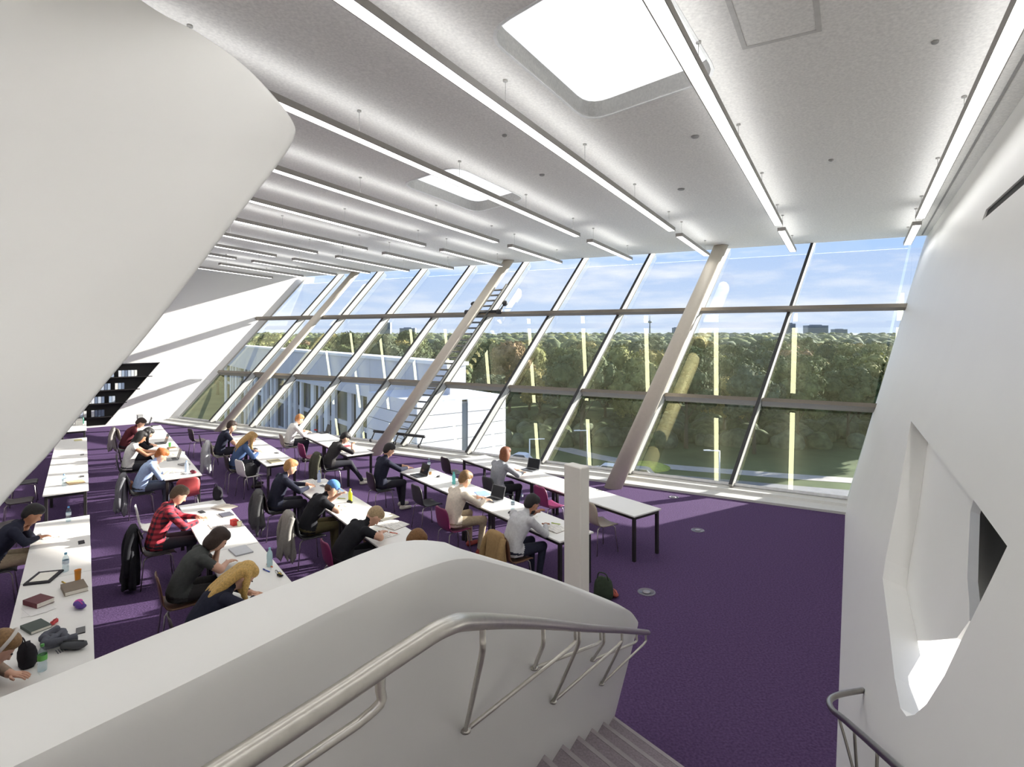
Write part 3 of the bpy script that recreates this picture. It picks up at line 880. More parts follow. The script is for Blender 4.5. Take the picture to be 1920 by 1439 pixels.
# ================================================================== FURNITURE
ANG = math.atan2(SV.y, SV.x)
def GM(a, b, z=0.0, rot=0.0):
    """local +X looks across the rows to the glass, +Y along the rows"""
    return Matrix.Translation(G(a, b, z)) @ Matrix.Rotation(ANG + rot, 4, 'Z')
TH = 0.74
def make_table_meshes(L):
    top = MB(); top.rbox(0, 0.66, -L / 2, L / 2, TH - 0.022, TH, 0.003)
    fr = MB()
    for (x0, x1, y0, y1) in ((0.03, 0.06, -L / 2 + 0.03, L / 2 - 0.03), (0.60, 0.63, -L / 2 + 0.03, L / 2 - 0.03), (0.06, 0.60, -L / 2 + 0.03, -L / 2 + 0.06), (0.06, 0.60, L / 2 - 0.06, L / 2 - 0.03)):
        fr.abox(x0, x1, y0, y1, TH - 0.075, TH - 0.022)
    leg = MB(); leg.rbox(-0.025, 0.025, -0.025, 0.025, 0.0, TH - 0.022, 0.004)
    foot = MB(); foot.abox(-0.02, 0.02, -0.02, 0.02, 0, 0.004)
    return top.mesh('tabletop', M_TOP), fr.mesh('apron', M_DARK), leg.mesh('leg', M_DARK)
TM = {}
ROWNAME = {'r1': 'row furthest from the glass', 'r2': 'second row from the stair side', 'r3': 'middle row', 'r4': 'row before the glass row', 'r5': 'row along the glass', 'r4f': 'far row by the ladder'}
def table(a0, a1, b0, label):
    L = round(a1 - a0 - 0.012, 3)
    if L not in TM: TM[L] = make_table_meshes(L)
    t_, f_, l_ = TM[L]
    root = empty('reading_table', (0, 0, 0)); root.matrix_world = GM((a0 + a1) / 2, b0)
    tag(root, label, 'table', 'white reading tables')
    obj('tabletop', t_, root); obj('apron', f_, root)
    for x in (0.05, 0.61):
        for y in (-L / 2 + 0.05, L / 2 - 0.05):
            obj('leg', l_, root, Matrix.Translation((x, y, 0)))
B1, B2, B3, B4, B5, B4F = -0.58, 1.28, 3.19, 5.28, 6.95, 4.96
for a0, a1, b0, lb in [
    (6.0, 8.65, B1, 'white table of the leftmost row nearest the parapet, with bags and scarves'),
    (8.65, 11.3, B1, 'white table of the leftmost row where a man in a dark jacket reads'),
    (13.1, 15.3, B1, 'white table of the leftmost row just past the aisle, with a water bottle'),
    (15.3, 17.5, B1, 'white bare table of the leftmost row, second past the aisle'),
    (17.5, 19.7, B1, 'white table of the leftmost row, third past the aisle'),
    (21.2, 23.4, B1, 'white table of the leftmost row closest to the book niche'),
    (5.8, 8.4, B2, 'white table in front of the blonde woman and the woman in a vest'),
    (8.4, 11.0, B2, 'white table in front of the man in the red checked shirt'),
    (13.1, 15.7, B2, 'white table past the aisle in front of the red-haired woman'),
    (15.7, 18.3, B2, 'white crowded table in front of two black-haired women'),
    (18.3, 20.9, B2, 'white table furthest along the second row by the end wall'),
    (6.2, 8.75, B3, 'white table spread with open books before the bent-over man'),
    (8.75, 11.3, B3, 'white table before the man in a blue cap'),
    (13.15, 15.35, B3, 'white table past the aisle before the blonde woman in blue'),
    (15.35, 17.5, B3, 'white table past the aisle before the man with hand at his face'),
    (5.92, 8.45, B4, 'white table before the man in the light grey shirt, its end behind the post'),
    (8.45, 11.0, B4, 'white table before the man in the dark sweater and turquoise bottle'),
    (13.05, 14.8, B4F, 'white table before the man in the dark grey shirt with stretched legs'),
    (14.8, 16.55, B4F, 'white table before the man in the white shirt near the ladder'),
    (6.03, 8.62, B5, 'white empty table end on the open carpet, nearest the side wall'),
    (8.62, 11.2, B5, 'white table along the glass with the open black laptop'),
]:
    table(a0, a1, b0, lb)

# ---- shell chairs
def chair_shell(m):
    prof = [(0.215, 0.425), (0.20, 0.447), (0.14, 0.452), (0.02, 0.444), (-0.10, 0.446), (-0.165, 0.468), (-0.200, 0.520), (-0.215, 0.60), (-0.228, 0.69), (-0.242, 0.77), (-0.252, 0.815), (-0.257, 0.838)]
    wid = [0.17, 0.205, 0.215, 0.22, 0.215, 0.205, 0.195, 0.20, 0.205, 0.195, 0.165, 0.11]
    mb = MB(); n = 9; rings_t, rings_b = [], []
    P = [Vector((x, 0, z)) for x, z in prof]
    for i, p in enumerate(P):
        d = (P[min(i + 1, len(P) - 1)] - P[max(i - 1, 0)]).normalized()
        nrm = Vector((d.z, 0, -d.x)); nrm = -nrm if nrm.z < 0 and i < 5 else nrm
        if i >= 5 and nrm.x < 0: nrm = -nrm
        rt_, rb_ = [], []
        for j in range(n):
            q = -1 + 2 * j / (n - 1)
            dish = 0.018 * q * q
            base = p + Vector((0, q * wid[i], 0)) + nrm * dish
            rt_.append(base + nrm * 0.006); rb_.append(base - nrm * 0.006)
        rings_t.append(rt_ + rb_[::-1])
    mb.loft(rings_t, True, True, True, 0, True)
    return mb.mesh('shell', m)
def chair_leg(sx, sy):
    mb = MB()
    mb.tube([(0.03 * sx, 0.10 * sy, 0.438), (0.15 * sx, 0.155 * sy, 0.43), (0.175 * sx, 0.165 * sy, 0.40), (0.215 * sx, 0.20 * sy, 0.0)], 0.009, 8)
    return mb.mesh('leg', M_STEEL)
CLEG = [chair_leg(sx, sy) for sx in (-1, 1) for sy in (-1, 1)]
CCOL = {'white': (240, 238, 230), 'dark': (56, 46, 46), 'charcoal': (62, 62, 62), 'magenta': (132, 48, 92), 'beige': (186, 174, 156), 'coral': (206, 92, 92), 'brown': (110, 78, 58)}
CSH = {}
for k, c in CCOL.items():
    m = mat('chair_' + k, c, 0.45, var=0.03)
    CSH[k] = chair_shell(m)
def chair(a, b, col, label, rot=0.0):
    root = empty('shell_chair', (0, 0, 0)); root.matrix_world = GM(a, b, 0, rot)
    tag(root, label, 'chair', 'shell chairs')
    obj('shell', CSH[col], root)
    for l in CLEG: obj('leg', l, root)
    return root
# empty chairs
chair(11.0, 0.92, 'white', 'empty white shell chair on the aisle beside the red checked shirt')
chair(19.0, 2.72, 'dark', 'empty dark chair furthest from the stair, in the middle row', 0.2)
chair(17.6, 2.78, 'dark', 'empty dark chair behind the man with hand at his face', -0.1)
chair(13.7, 2.96, 'white', 'white shell chair holding a black bag at the aisle', 0.25)
chair(9.45, 5.12, 'charcoal', 'empty charcoal chair between the dark sweater man and the cream shirt man')
chair(11.15, 6.72, 'dark', 'empty dark chair at the far end of the glass row')
chair(8.0, 6.88, 'magenta', 'empty magenta chair beside the white freestanding post', -0.05)
chair(6.75, 6.92, 'beige', 'empty beige chair at the open table end', -0.15)
chair(14.75, 4.62, 'magenta', 'empty magenta chair between white shirt man and dark grey man', 0.1)
chair(12.78, 1.62, 'coral', 'coral red chair at the head of the red-haired woman table', math.pi / 2)
chair(14.2, -0.98, 'dark', 'empty dark chair behind the water bottle table in the leftmost row')
chair(12.55, -1.05, 'dark', 'empty dark chair by the aisle in the leftmost row', 0.3)
chair(15.9, -1.0, 'charcoal', 'empty charcoal chair second past the aisle in the leftmost row')
chair(7.6, -0.95, 'charcoal', 'empty charcoal chair between the two men in the leftmost row', 0.15)
chair(20.3, 1.02, 'beige', 'pale chair with a jacket at the far end of the second row', 0.2)

# ---- gantry ladder leaning on the glass rail
def ladder():
    root_p = facade(-12.45, 0.12) + PB - FN * 0.55
    root = empty('gantry_ladder', root_p)
    tag(root, 'grey rolling ladder leaning parallel to the glass', 'ladder')
    def P(lam, h, inn): return facade(lam, h) + PB - FN * inn - root_p
    l0, l1 = -12.15, -12.68
    for l in (l0, l1):
        mb = MB(); up = DV.normalized()
        c0, c1 = P(l, 0.15, 0.48), P(l, 5.05, 0.48)
        mb.prism([c0 - UV * 0.018 - FN * 0.035, c0 + UV * 0.018 - FN * 0.035, c0 + UV * 0.018 + FN * 0.035, c0 - UV * 0.018 + FN * 0.035], c1 - c0)
        mb.build('stile', M_STEELD, root)
    for i in range(24):
        h = 0.35 + i * 0.195
        mb = MB(); mb.prism([P(l0, h, 0.51), P(l0, h, 0.45), P(l0, h, 0.45) + Z * 0.022, P(l0, h, 0.51) + Z * 0.022], P(l1, h, 0.51) - P(l0, h, 0.51))
        mb.build('rung', M_STEELD, root)
    mb = MB(); mb.tube([P(-11.7, 4.12, 0.40), P(-13.1, 4.12, 0.40)], 0.05, 10); mb.build('carriage_bar', M_GASKET, root)
    for l in (-11.75, -13.05):
        mb = MB(); mb.tube([P(l, 4.12, 0.40), P(l, 4.36, 0.40)], 0.03, 8); mb.build('hanger', M_GASKET, root)
        mb = MB(); c = P(l, 4.40, 0.40); mb.tube([c - FN * 0.05, c + FN * 0.05], 0.09, 12); mb.build('roller', M_GASKET, root)
        mb = MB(); c = P(l, 4.10, 0.40); mb.tube([c - UV * 0.09, c + UV * 0.09], 0.09, 12); mb.build('roller', M_GASKET, root)
    mb = MB(); mb.tube([P(-11.4, 0.22, 0.48), P(-13.4, 0.22, 0.48)], 0.045, 8); mb.build('base_bar', M_GASKET, root)
    for l in (-11.45, -13.35, -12.4):
        mb = MB(); c = P(l, 0.0, 0.40); mb.tube([P(l, 0.22, 0.48), c], 0.02, 8); mb.tube([c - UV * 0.02, c + UV * 0.02], 0.06, 12); mb.build('castor', M_GASKET, root)
ladder()

# ---- floor outlets
for a, b, r_, lb in ((5.26, 6.31, 0.125, 'round metal floor outlet nearest the stair'), (6.34, 9.04, 0.12, 'round metal floor outlet at the edge of the sunlight'), (7.93, 10.43, 0.11, 'round metal floor outlet closest to the glass')):
    root = empty('floor_outlet', G(a, b, 0)); tag(root, lb, 'floor outlet')
    mb = MB(); mb.lathe([(r_, 0.0), (r_, 0.006), (r_ * 0.82, 0.01), (r_ * 0.8, 0.004), (0.001, 0.004)], (0, 0, 0), 24); mb.build('rim', mat('outlet_metal', (120, 116, 124), 0.4, 0.7), root)
    mb = MB(); mb.lathe([(r_ * 0.45, 0.004), (r_ * 0.42, 0.012), (0.001, 0.013)], (0, 0, 0), 18); mb.build('lid', mat('outlet_lid', (150, 146, 152), 0.4, 0.6), root)

# ================================================================== PEOPLE
import numpy as np
def sphere_pts(c, rad, rot=None, seg=14, rg=9):
    vs, fs = [], []
    c = Vector(c)
    for i in range(rg + 1):
        ph = math.pi * i / rg
        for j in range(seg):
            th = 2 * math.pi * j / seg
            p = Vector((rad[0] * math.sin(ph) * math.cos(th), rad[1] * math.sin(ph) * math.sin(th), rad[2] * math.cos(ph)))
            vs.append(c + (rot @ p if rot else p))
    for i in range(rg):
        for j in range(seg):
            k = (j + 1) % seg
            fs.append([i * seg + j, (i + 1) * seg + j, (i + 1) * seg + k, i * seg + k])
    return vs, fs
class Body:
    def __init__(self): self.mb = MB(); self.pr = []
    def ell(self, c, rad, key, rot=None):
        v, f = sphere_pts(c, rad, rot); self.mb.add(v, f, 0, True)
        self.pr.append((Vector(c), Vector(c), min(rad), min(rad), key))
    def cap(self, p0, p1, r0, r1, key):
        p0, p1 = Vector(p0), Vector(p1); d = p1 - p0
        v, f = sphere_pts(p0, (r0,) * 3, None, 12, 8); self.mb.add(v, f, 0, True)
        v, f = sphere_pts(p1, (r1,) * 3, None, 12, 8); self.mb.add(v, f, 0, True)
        self.mb.tube([p0, p1], [r0, r1], 12)
        self.pr.append((p0, p1, r0, r1, key))
    def seg(self, p0, p1, r0, r1, parts):
        """one limb; parts = [(fraction, key), ...] splits only the colour"""
        p0, p1 = Vector(p0), Vector(p1)
        v, f = sphere_pts(p0, (r0,) * 3, None, 12, 8); self.mb.add(v, f, 0, True)
        v, f = sphere_pts(p1, (r1,) * 3, None, 12, 8); self.mb.add(v, f, 0, True)
        self.mb.tube([p0, p1], [r0, r1], 12)
        q0 = 0.0
        for q1, key in parts:
            self.pr.append((p0.lerp(p1, q0), p0.lerp(p1, q1), r0 + (r1 - r0) * q0, r0 + (r1 - r0) * q1, key)); q0 = q1
    def torso(self, st, key):
        n = 16; rings = []
        for i, (c, rx, ry) in enumerate(st):
            a = st[max(i - 1, 0)][0]; b_ = st[min(i + 1, len(st) - 1)][0]; d = (b_ - a).normalized()
            fx = Vector((d.z, 0, -d.x))
            rings.append([c + fx * (rx * math.cos(2 * math.pi * j / n)) + Vector((0, ry * math.sin(2 * math.pi * j / n), 0)) for j in range(n)])
        self.mb.loft(rings, True, True, True, 0, True)
        for i in range(len(st) - 1):
            for y in (-0.6, 0, 0.6):
                self.pr.append((st[i][0] + Vector((0, st[i][2] * y, 0)), st[i + 1][0] + Vector((0, st[i + 1][2] * y, 0)), st[i][1] * 0.9, st[i + 1][1] * 0.9, key if i else 'legs'))
REMESH = []          # (object, prims, key list, voxel)
def queue(name, mb, voxel, parent, prims=None, mats=None, keys=None, extra=None):
    o = mb.build(name, list(mats), parent)
    md = o.modifiers.new('remesh', 'REMESH'); md.mode = 'VOXEL'; md.voxel_size = voxel; md.use_smooth_shade = True
    sm = o.modifiers.new('smooth', 'SMOOTH'); sm.factor = 0.5; sm.iterations = 4
    REMESH.append((o, prims, keys, mats, extra))
    return o
def ik(S_, W_, l1, l2, pole):
    d = W_ - S_; L_ = d.length
    if L_ > (l1 + l2) * 0.995:
        W_ = S_ + d * ((l1 + l2) * 0.995 / L_); d = W_ - S_; L_ = d.length
    x = (l1 * l1 - l2 * l2 + L_ * L_) / (2 * L_)
    h = math.sqrt(max(1e-6, l1 * l1 - x * x)); dn = d.normalized()
    pv = (Vector(pole) - dn * Vector(pole).dot(dn)).normalized()
    return S_ + dn * x + pv * h, W_
def hand(body, fing, W_, dirv, up, side, key='skin', curl=0.5):
    """palm goes into the body; five fingers are added afterwards"""
    dirv = dirv.normalized(); up = (up - dirv * up.dot(dirv)).normalized(); lat = dirv.cross(up) * side
    body.ell(W_ + dirv * 0.045, (0.050, 0.040, 0.018), key, Matrix((dirv, lat * side, up)).transposed().to_3x3())
    for i, (oy, ln) in enumerate(((-0.030, 0.062), (-0.010, 0.074), (0.010, 0.078), (0.029, 0.070))):
        b0 = W_ + dirv * 0.078 + lat * oy
        k1 = b0 + dirv * ln * 0.5 - up * (0.010 * curl); k2 = k1 + dirv * ln * 0.5 * (1 - 0.4 * curl) - up * (0.035 * curl)
        fing.tube([b0 - dirv * 0.02, b0, k1, k2], [0.0095, 0.009, 0.0085, 0.0065], 7)
    b0 = W_ + dirv * 0.03 + lat * 0.034
    fing.tube([b0, b0 + lat * 0.022 + dirv * 0.022, b0 + lat * 0.028 + dirv * 0.05 - up * 0.008], [0.0115, 0.0105, 0.0075], 7)
SKIN = mat('skin', (214, 168, 142), 0.55, var=0.04)
SKIN_D = mat('skin_tan', (176, 124, 94), 0.55, var=0.04)
M_EYE = mat('eye_dark', (40, 32, 30), 0.3)
PEOPLE_N = [0]
def person(a, b0, label, lean=32, pitch=30, yaw=0, hp=None, shirt=None, legs=None, shoes=None, sleeve='long', skin=None, hair='short', hairc=(60, 44, 34),
           L='table', Rr='table', back=0.34, feet=0.36, spread=0.12, height=1.0, turn=0.0):
    seed = PEOPLE_N[0]; PEOPLE_N[0] += 1
    skin = skin or SKIN
    shirt = shirt or mat('shirt_default', (90, 90, 94), 0.9); legs = legs or mat('trousers_dark', (44, 44, 52), 0.9, var=0.12); shoes = shoes or mat('shoes_dark', (48, 42, 40), 0.6)
    root = empty('person', (0, 0, 0)); root.matrix_world = GM(a, b0 - back, 0, turn) @ Matrix.Scale(1.05, 4)
    tag(root, label, 'person')
    B = Body(); F = MB()
    th = math.radians(lean); hpA = math.radians(lean + 22 if hp is None else hp)
    def step(p, l, ang): return p + Vector((math.sin(ang), 0, math.cos(ang))) * l
    h_ = height
    P0 = Vector((-0.05, 0, 0.535)); P1 = step(P0, 0.16 * h_, th * 0.5); P2 = step(P1, 0.18 * h_, th); P3 = step(P2, 0.13 * h_, th * 1.12); P4 = step(P3, 0.06, th * 1.1)
    H = step(P4, 0.155, hpA)
    B.torso([(P0 - Vector((0, 0, 0.05)), 0.110, 0.17), (P0, 0.124, 0.184), (P1, 0.114, 0.168), (P1.lerp(P2, 0.5), 0.121, 0.178), (P2, 0.130, 0.194), (P2.lerp(P3, 0.6), 0.118, 0.200), (P3, 0.086, 0.165), (P4, 0.058, 0.078)], 'shirt')
    B.cap(P4 - Vector((0, 0, 0.02)), H - Vector((0, 0, 0.05)), 0.056, 0.050, 'skin')
    RH = (Matrix.Rotation(math.radians(yaw), 4, 'Z') @ Matrix.Rotation(math.radians(pitch), 4, 'Y') @ Matrix.Scale(1.07, 4)).to_3x3()
    B.ell(H, (0.098, 0.077, 0.116), 'skin', RH)
    B.ell(H + RH @ Vector((0.030, 0, -0.062)), (0.064, 0.056, 0.058), 'skin', RH)
    B.cap(H + RH @ Vector((0.090, 0, 0.004)), H + RH @ Vector((0.110, 0, -0.026)), 0.010, 0.015, 'skin')
    B.cap(H + RH @ Vector((0.082, -0.018, -0.066)), H + RH @ Vector((0.082, 0.018, -0.066)), 0.011, 0.011, 'skin')
    for sy in (-1, 1):
        B.ell(H + RH @ Vector((-0.006, sy * 0.078, -0.012)), (0.020, 0.010, 0.032), 'skin', RH)
        v, f = sphere_pts(H + RH @ Vector((0.0915, sy * 0.030, 0.014)), (0.007, 0.011, 0.007), RH, 8, 6); F.add(v, f, 1, True)
    tops = Vector((math.sin(th), 0, math.cos(th)))
    for sd, pose in ((1, L), (-1, Rr)):
        S_ = P3 + Vector((0, sd * 0.190, 0)) - tops * 0.02
        B.ell(S_, (0.068, 0.064, 0.068), 'shirt')
        T0 = back                                   # table edge in local x
        up = Vector((0, 0, 1)); pole = (-0.2, sd * 0.9, -0.6)
        if pose == 'table': W_ = Vector((max(T0 + 0.07, S_.x + 0.24), sd * 0.12, 0.785)); dv = Vector((0.8, -sd * 0.55, -0.05))
        elif pose == 'write': W_ = Vector((max(T0 + 0.10, S_.x + 0.27), sd * 0.07, 0.79)); dv = Vector((0.75, -sd * 0.6, -0.10))
        elif pose == 'laptop': W_ = Vector((max(T0 + 0.06, S_.x + 0.26), sd * 0.10, 0.80)); dv = Vector((0.98, -sd * 0.15, -0.08))
        elif pose == 'hold': W_ = Vector((S_.x + 0.30, sd * 0.10, 0.93)); dv = Vector((0.7, -sd * 0.5, 0.35))
        elif pose == 'chin': W_ = H + RH @ Vector((0.055, sd * 0.055, -0.175)); dv = RH @ Vector((0.15, -sd * 0.25, 0.95)); pole = (0.5, sd * 0.4, -1.0); up = RH @ Vector((1, 0, 0))
        elif pose == 'forehead': W_ = H + RH @ Vector((0.115, sd * 0.075, -0.085)); dv = RH @ Vector((0.0, -sd * 0.25, 0.95)); pole = (0.6, sd * 0.4, -1.0); up = RH @ Vector((1, 0, 0))
        elif pose == 'neck': W_ = H + RH @ Vector((-0.03, sd * 0.13, -0.06)); dv = RH @ Vector((-0.55, -sd * 0.5, 0.3)); pole = (0.7, sd * 0.9, -0.5)
        else: W_ = Vector((S_.x + 0.16, sd * 0.10, 0.66)); dv = Vector((0.7, -sd * 0.6, -0.2))
        E_, W_ = ik(S_, W_, 0.285, 0.255, pole)
        if pose in ('table', 'write', 'laptop') and E_.z < 0.80 and E_.x > T0 - 0.06:
            E_.z = 0.80
        if sleeve == 'long':
            B.seg(S_, E_, 0.060, 0.050, [(1.0, 'shirt')]); B.seg(E_, W_, 0.049, 0.033, [(0.9, 'shirt'), (1.0, 'skin')])
        elif sleeve == 'none':
            B.seg(S_, E_, 0.046, 0.040, [(0.12, 'shirt'), (1.0, 'skin')]); B.seg(E_, W_, 0.040, 0.027, [(1.0, 'skin')])
        elif sleeve == 'rolled':
            B.seg(S_, E_, 0.054, 0.047, [(1.0, 'shirt')]); B.seg(E_, W_, 0.042, 0.028, [(0.25, 'shirt'), (1.0, 'skin')])
        else:
            B.seg(S_, E_, 0.062, 0.047, [(0.62, 'shirt'), (1.0, 'skin')]); B.seg(E_, W_, 0.042, 0.028, [(1.0, 'skin')])
        hand(B, F, W_, dv, up, sd)
    for sd in (1, -1):
        HJ = Vector((-0.03, sd * 0.092, 0.545)); K = Vector((0.40, sd * (spread + 0.01), 0.535)); A = Vector((feet + (0.05 if sd > 0 else -0.03), sd * spread, 0.085))
        B.seg(HJ, K, 0.092, 0.066, [(1.0, 'legs')])
        B.seg(K, A, 0.060, 0.040, [(0.97, 'legs'), (1.0, 'shoes')])
        B.cap(A + Vector((-0.03, 0, -0.043)), A + Vector((0.15, sd * 0.02, -0.050)), 0.042, 0.034, 'shoes')
    keys = ['skin', 'shirt', 'legs', 'shoes']
    mats_ = [skin, shirt, legs, shoes, M_EYE]
    queue('body', B.mb, 0.0125, root, B.pr, mats_, keys, F)
    # ---- hair
    hm = mat('hair_%d_%d_%d' % hairc, hairc, 0.6, var=0.25, scale=60)
    hb = MB()
    def he(x, y, z, rx, ry, rz):
        v, f = sphere_pts(H + RH @ Vector((x, y, z)), (rx, ry, rz), RH); hb.add(v, f, 0, True)
    def hc(pts, rs):
        hb.tube(pts, rs, 10)
        for p, r_ in ((pts[0], rs[0]), (pts[-1], rs[-1])):
            v, f = sphere_pts(p, (r_,) * 3, None, 10, 6); hb.add(v, f, 0, True)
    if hair != 'cap':
        he(-0.020, 0, 0.026, 0.099, 0.084, 0.107)
        he(0.020, 0, 0.070, 0.078, 0.072, 0.060)
    if hair == 'short':
        he(-0.045, 0, -0.010, 0.066, 0.078, 0.080)
    elif hair == 'buzz':
        he(-0.040, 0, 0.0, 0.064, 0.078, 0.080)
    elif hair == 'bob':
        for sy in (-1, 1): he(-0.020, sy * 0.062, -0.035, 0.066, 0.032, 0.105)
        he(-0.055, 0, -0.045, 0.055, 0.080, 0.10)
    elif hair == 'pony':
        he(-0.10, 0, 0.03, 0.04, 0.04, 0.04)
        q = H + RH @ Vector((-0.12, 0, 0.02)); hc([q, q + Vector((-0.05, 0, -0.06)), q + Vector((-0.05, 0, -0.18))], [0.028, 0.03, 0.012])
    elif hair == 'bun':
        he(-0.085, 0, 0.06, 0.045, 0.045, 0.042)
        he(-0.045, 0, -0.010, 0.062, 0.078, 0.078)
    elif hair in ('long', 'verylong'):
        low = 0.36 if hair == 'verylong' else 0.24
        for y in (-0.055, 0.0, 0.055):
            q = H + RH @ Vector((-0.065, y, 0.02)); r2 = P3 + Vector((-0.10, y * 1.3, 0.02)); r3 = r2 + (P0 - P3).normalized() * low * 0.55 + Vector((-0.03, 0, 0))
            hc([q, q.lerp(r2, 0.55) + Vector((-0.015, 0, 0)), r2, r3], [0.05, 0.05, 0.045, 0.018])
        for sy in (-1, 1):
            q = H + RH @ Vector((-0.01, sy * 0.070, 0.03)); r2 = H + Vector((-0.02, sy * 0.085, -0.17)); hc([q, q.lerp(r2, 0.5), r2, r2 + Vector((0.04, 0, -0.10))], [0.036, 0.036, 0.032, 0.012])
    if hair == 'cap':
        cm = mat('cap_blue', (86, 136, 196), 0.8)
        he(-0.008, 0, 0.042, 0.104, 0.088, 0.086)
        co = queue('cap', hb, 0.012, root, None, [cm])
        bb = MB(); ring = [H + RH @ Vector((0.07 + 0.10 * math.sin(math.pi * j / 8), -0.075 + 0.15 * j / 8, 0.045)) for j in range(9)]
        bb.prism(ring + [H + RH @ Vector((0.05, 0.07, 0.05)), H + RH @ Vector((0.05, -0.07, 0.05))], RH @ Vector((0, 0, 0.008))); bb.build('cap_brim', cm, root)
        h2 = MB()
        v, f = sphere_pts(H + RH @ Vector((-0.05, 0, -0.015)), (0.058, 0.079, 0.06), RH); h2.add(v, f, 0, True)
        h2.build('hair', hm, root)
    else:
        queue('hair', hb, 0.012, root, None, [hm])
    return root, H, RH

def plaid():
    m = bpy.data.materials.new('red_plaid'); m.use_nodes = True; nt = m.node_tree; bs = nt.nodes['Principled BSDF']
    tc = nt.nodes.new('ShaderNodeTexCoord'); sp = nt.nodes.new('ShaderNodeSeparateXYZ'); nt.links.new(tc.outputs['Object'], sp.inputs[0])
    prev = None
    for ax in ('Y', 'Z'):
        mu = nt.nodes.new('ShaderNodeMath'); mu.operation = 'MULTIPLY'; mu.inputs[1].default_value = 90.0; nt.links.new(sp.outputs[ax], mu.inputs[0])
        si = nt.nodes.new('ShaderNodeMath'); si.operation = 'SINE'; nt.links.new(mu.outputs[0], si.inputs[0])
        gt = nt.nodes.new('ShaderNodeMath'); gt.operation = 'GREATER_THAN'; gt.inputs[1].default_value = 0.1; nt.links.new(si.outputs[0], gt.inputs[0])
        if prev:
            ad = nt.nodes.new('ShaderNodeMath'); ad.operation = 'ADD'; nt.links.new(prev.outputs[0], ad.inputs[0]); nt.links.new(gt.outputs[0], ad.inputs[1]); prev = ad
        else: prev = gt
    dv_ = nt.nodes.new('ShaderNodeMath'); dv_.operation = 'MULTIPLY'; dv_.inputs[1].default_value = 0.5; nt.links.new(prev.outputs[0], dv_.inputs[0])
    rp = nt.nodes.new('ShaderNodeValToRGB'); nt.links.new(dv_.outputs[0], rp.inputs[0])
    rp.color_ramp.elements[0].color = lin((196, 62, 76)) + (1,); rp.color_ramp.elements[1].color = lin((46, 38, 52)) + (1,)
    e_ = rp.color_ramp.elements.new(0.5); e_.color = lin((134, 42, 54)) + (1,)
    nt.links.new(rp.outputs[0], bs.inputs['Base Color']); bs.inputs['Roughness'].default_value = 0.9
    return m
def cloth(n, c, var=0.10): return mat('cloth_' + n, c, 0.92, var=var, scale=30, bump=0.15, spec=0.2)
BLK = cloth('black', (38, 38, 42)); DGR = cloth('dark_grey', (62, 60, 60)); NAVY = cloth('navy', (44, 46, 60)); GRY = cloth('grey', (150, 152, 158)); LGR = cloth('light_grey', (196, 196, 198))
WHT = cloth('white', (232, 230, 226)); CREAM = cloth('cream', (226, 214, 198)); BLUE = cloth('blue', (72, 92, 130)); LBLUE = cloth('light_blue', (168, 188, 222)); MAR = cloth('maroon', (96, 46, 52)); KHK = cloth('khaki', (176, 160, 134)); JEAN = cloth('jeans', (58, 66, 88)); OLIV = cloth('olive', (92, 86, 60)); VEST = cloth('vest_grey', (78, 80, 78)); SHW = mat('shoes_pale', (226, 220, 206), 0.6); SHR = mat('shoes_red', (150, 60, 48), 0.6)
BR, DBR, BLN, RED, DBL, BKH = (84, 58, 40), (56, 40, 32), (206, 168, 96), (166, 96, 44), (176, 140, 86), (30, 26, 26)
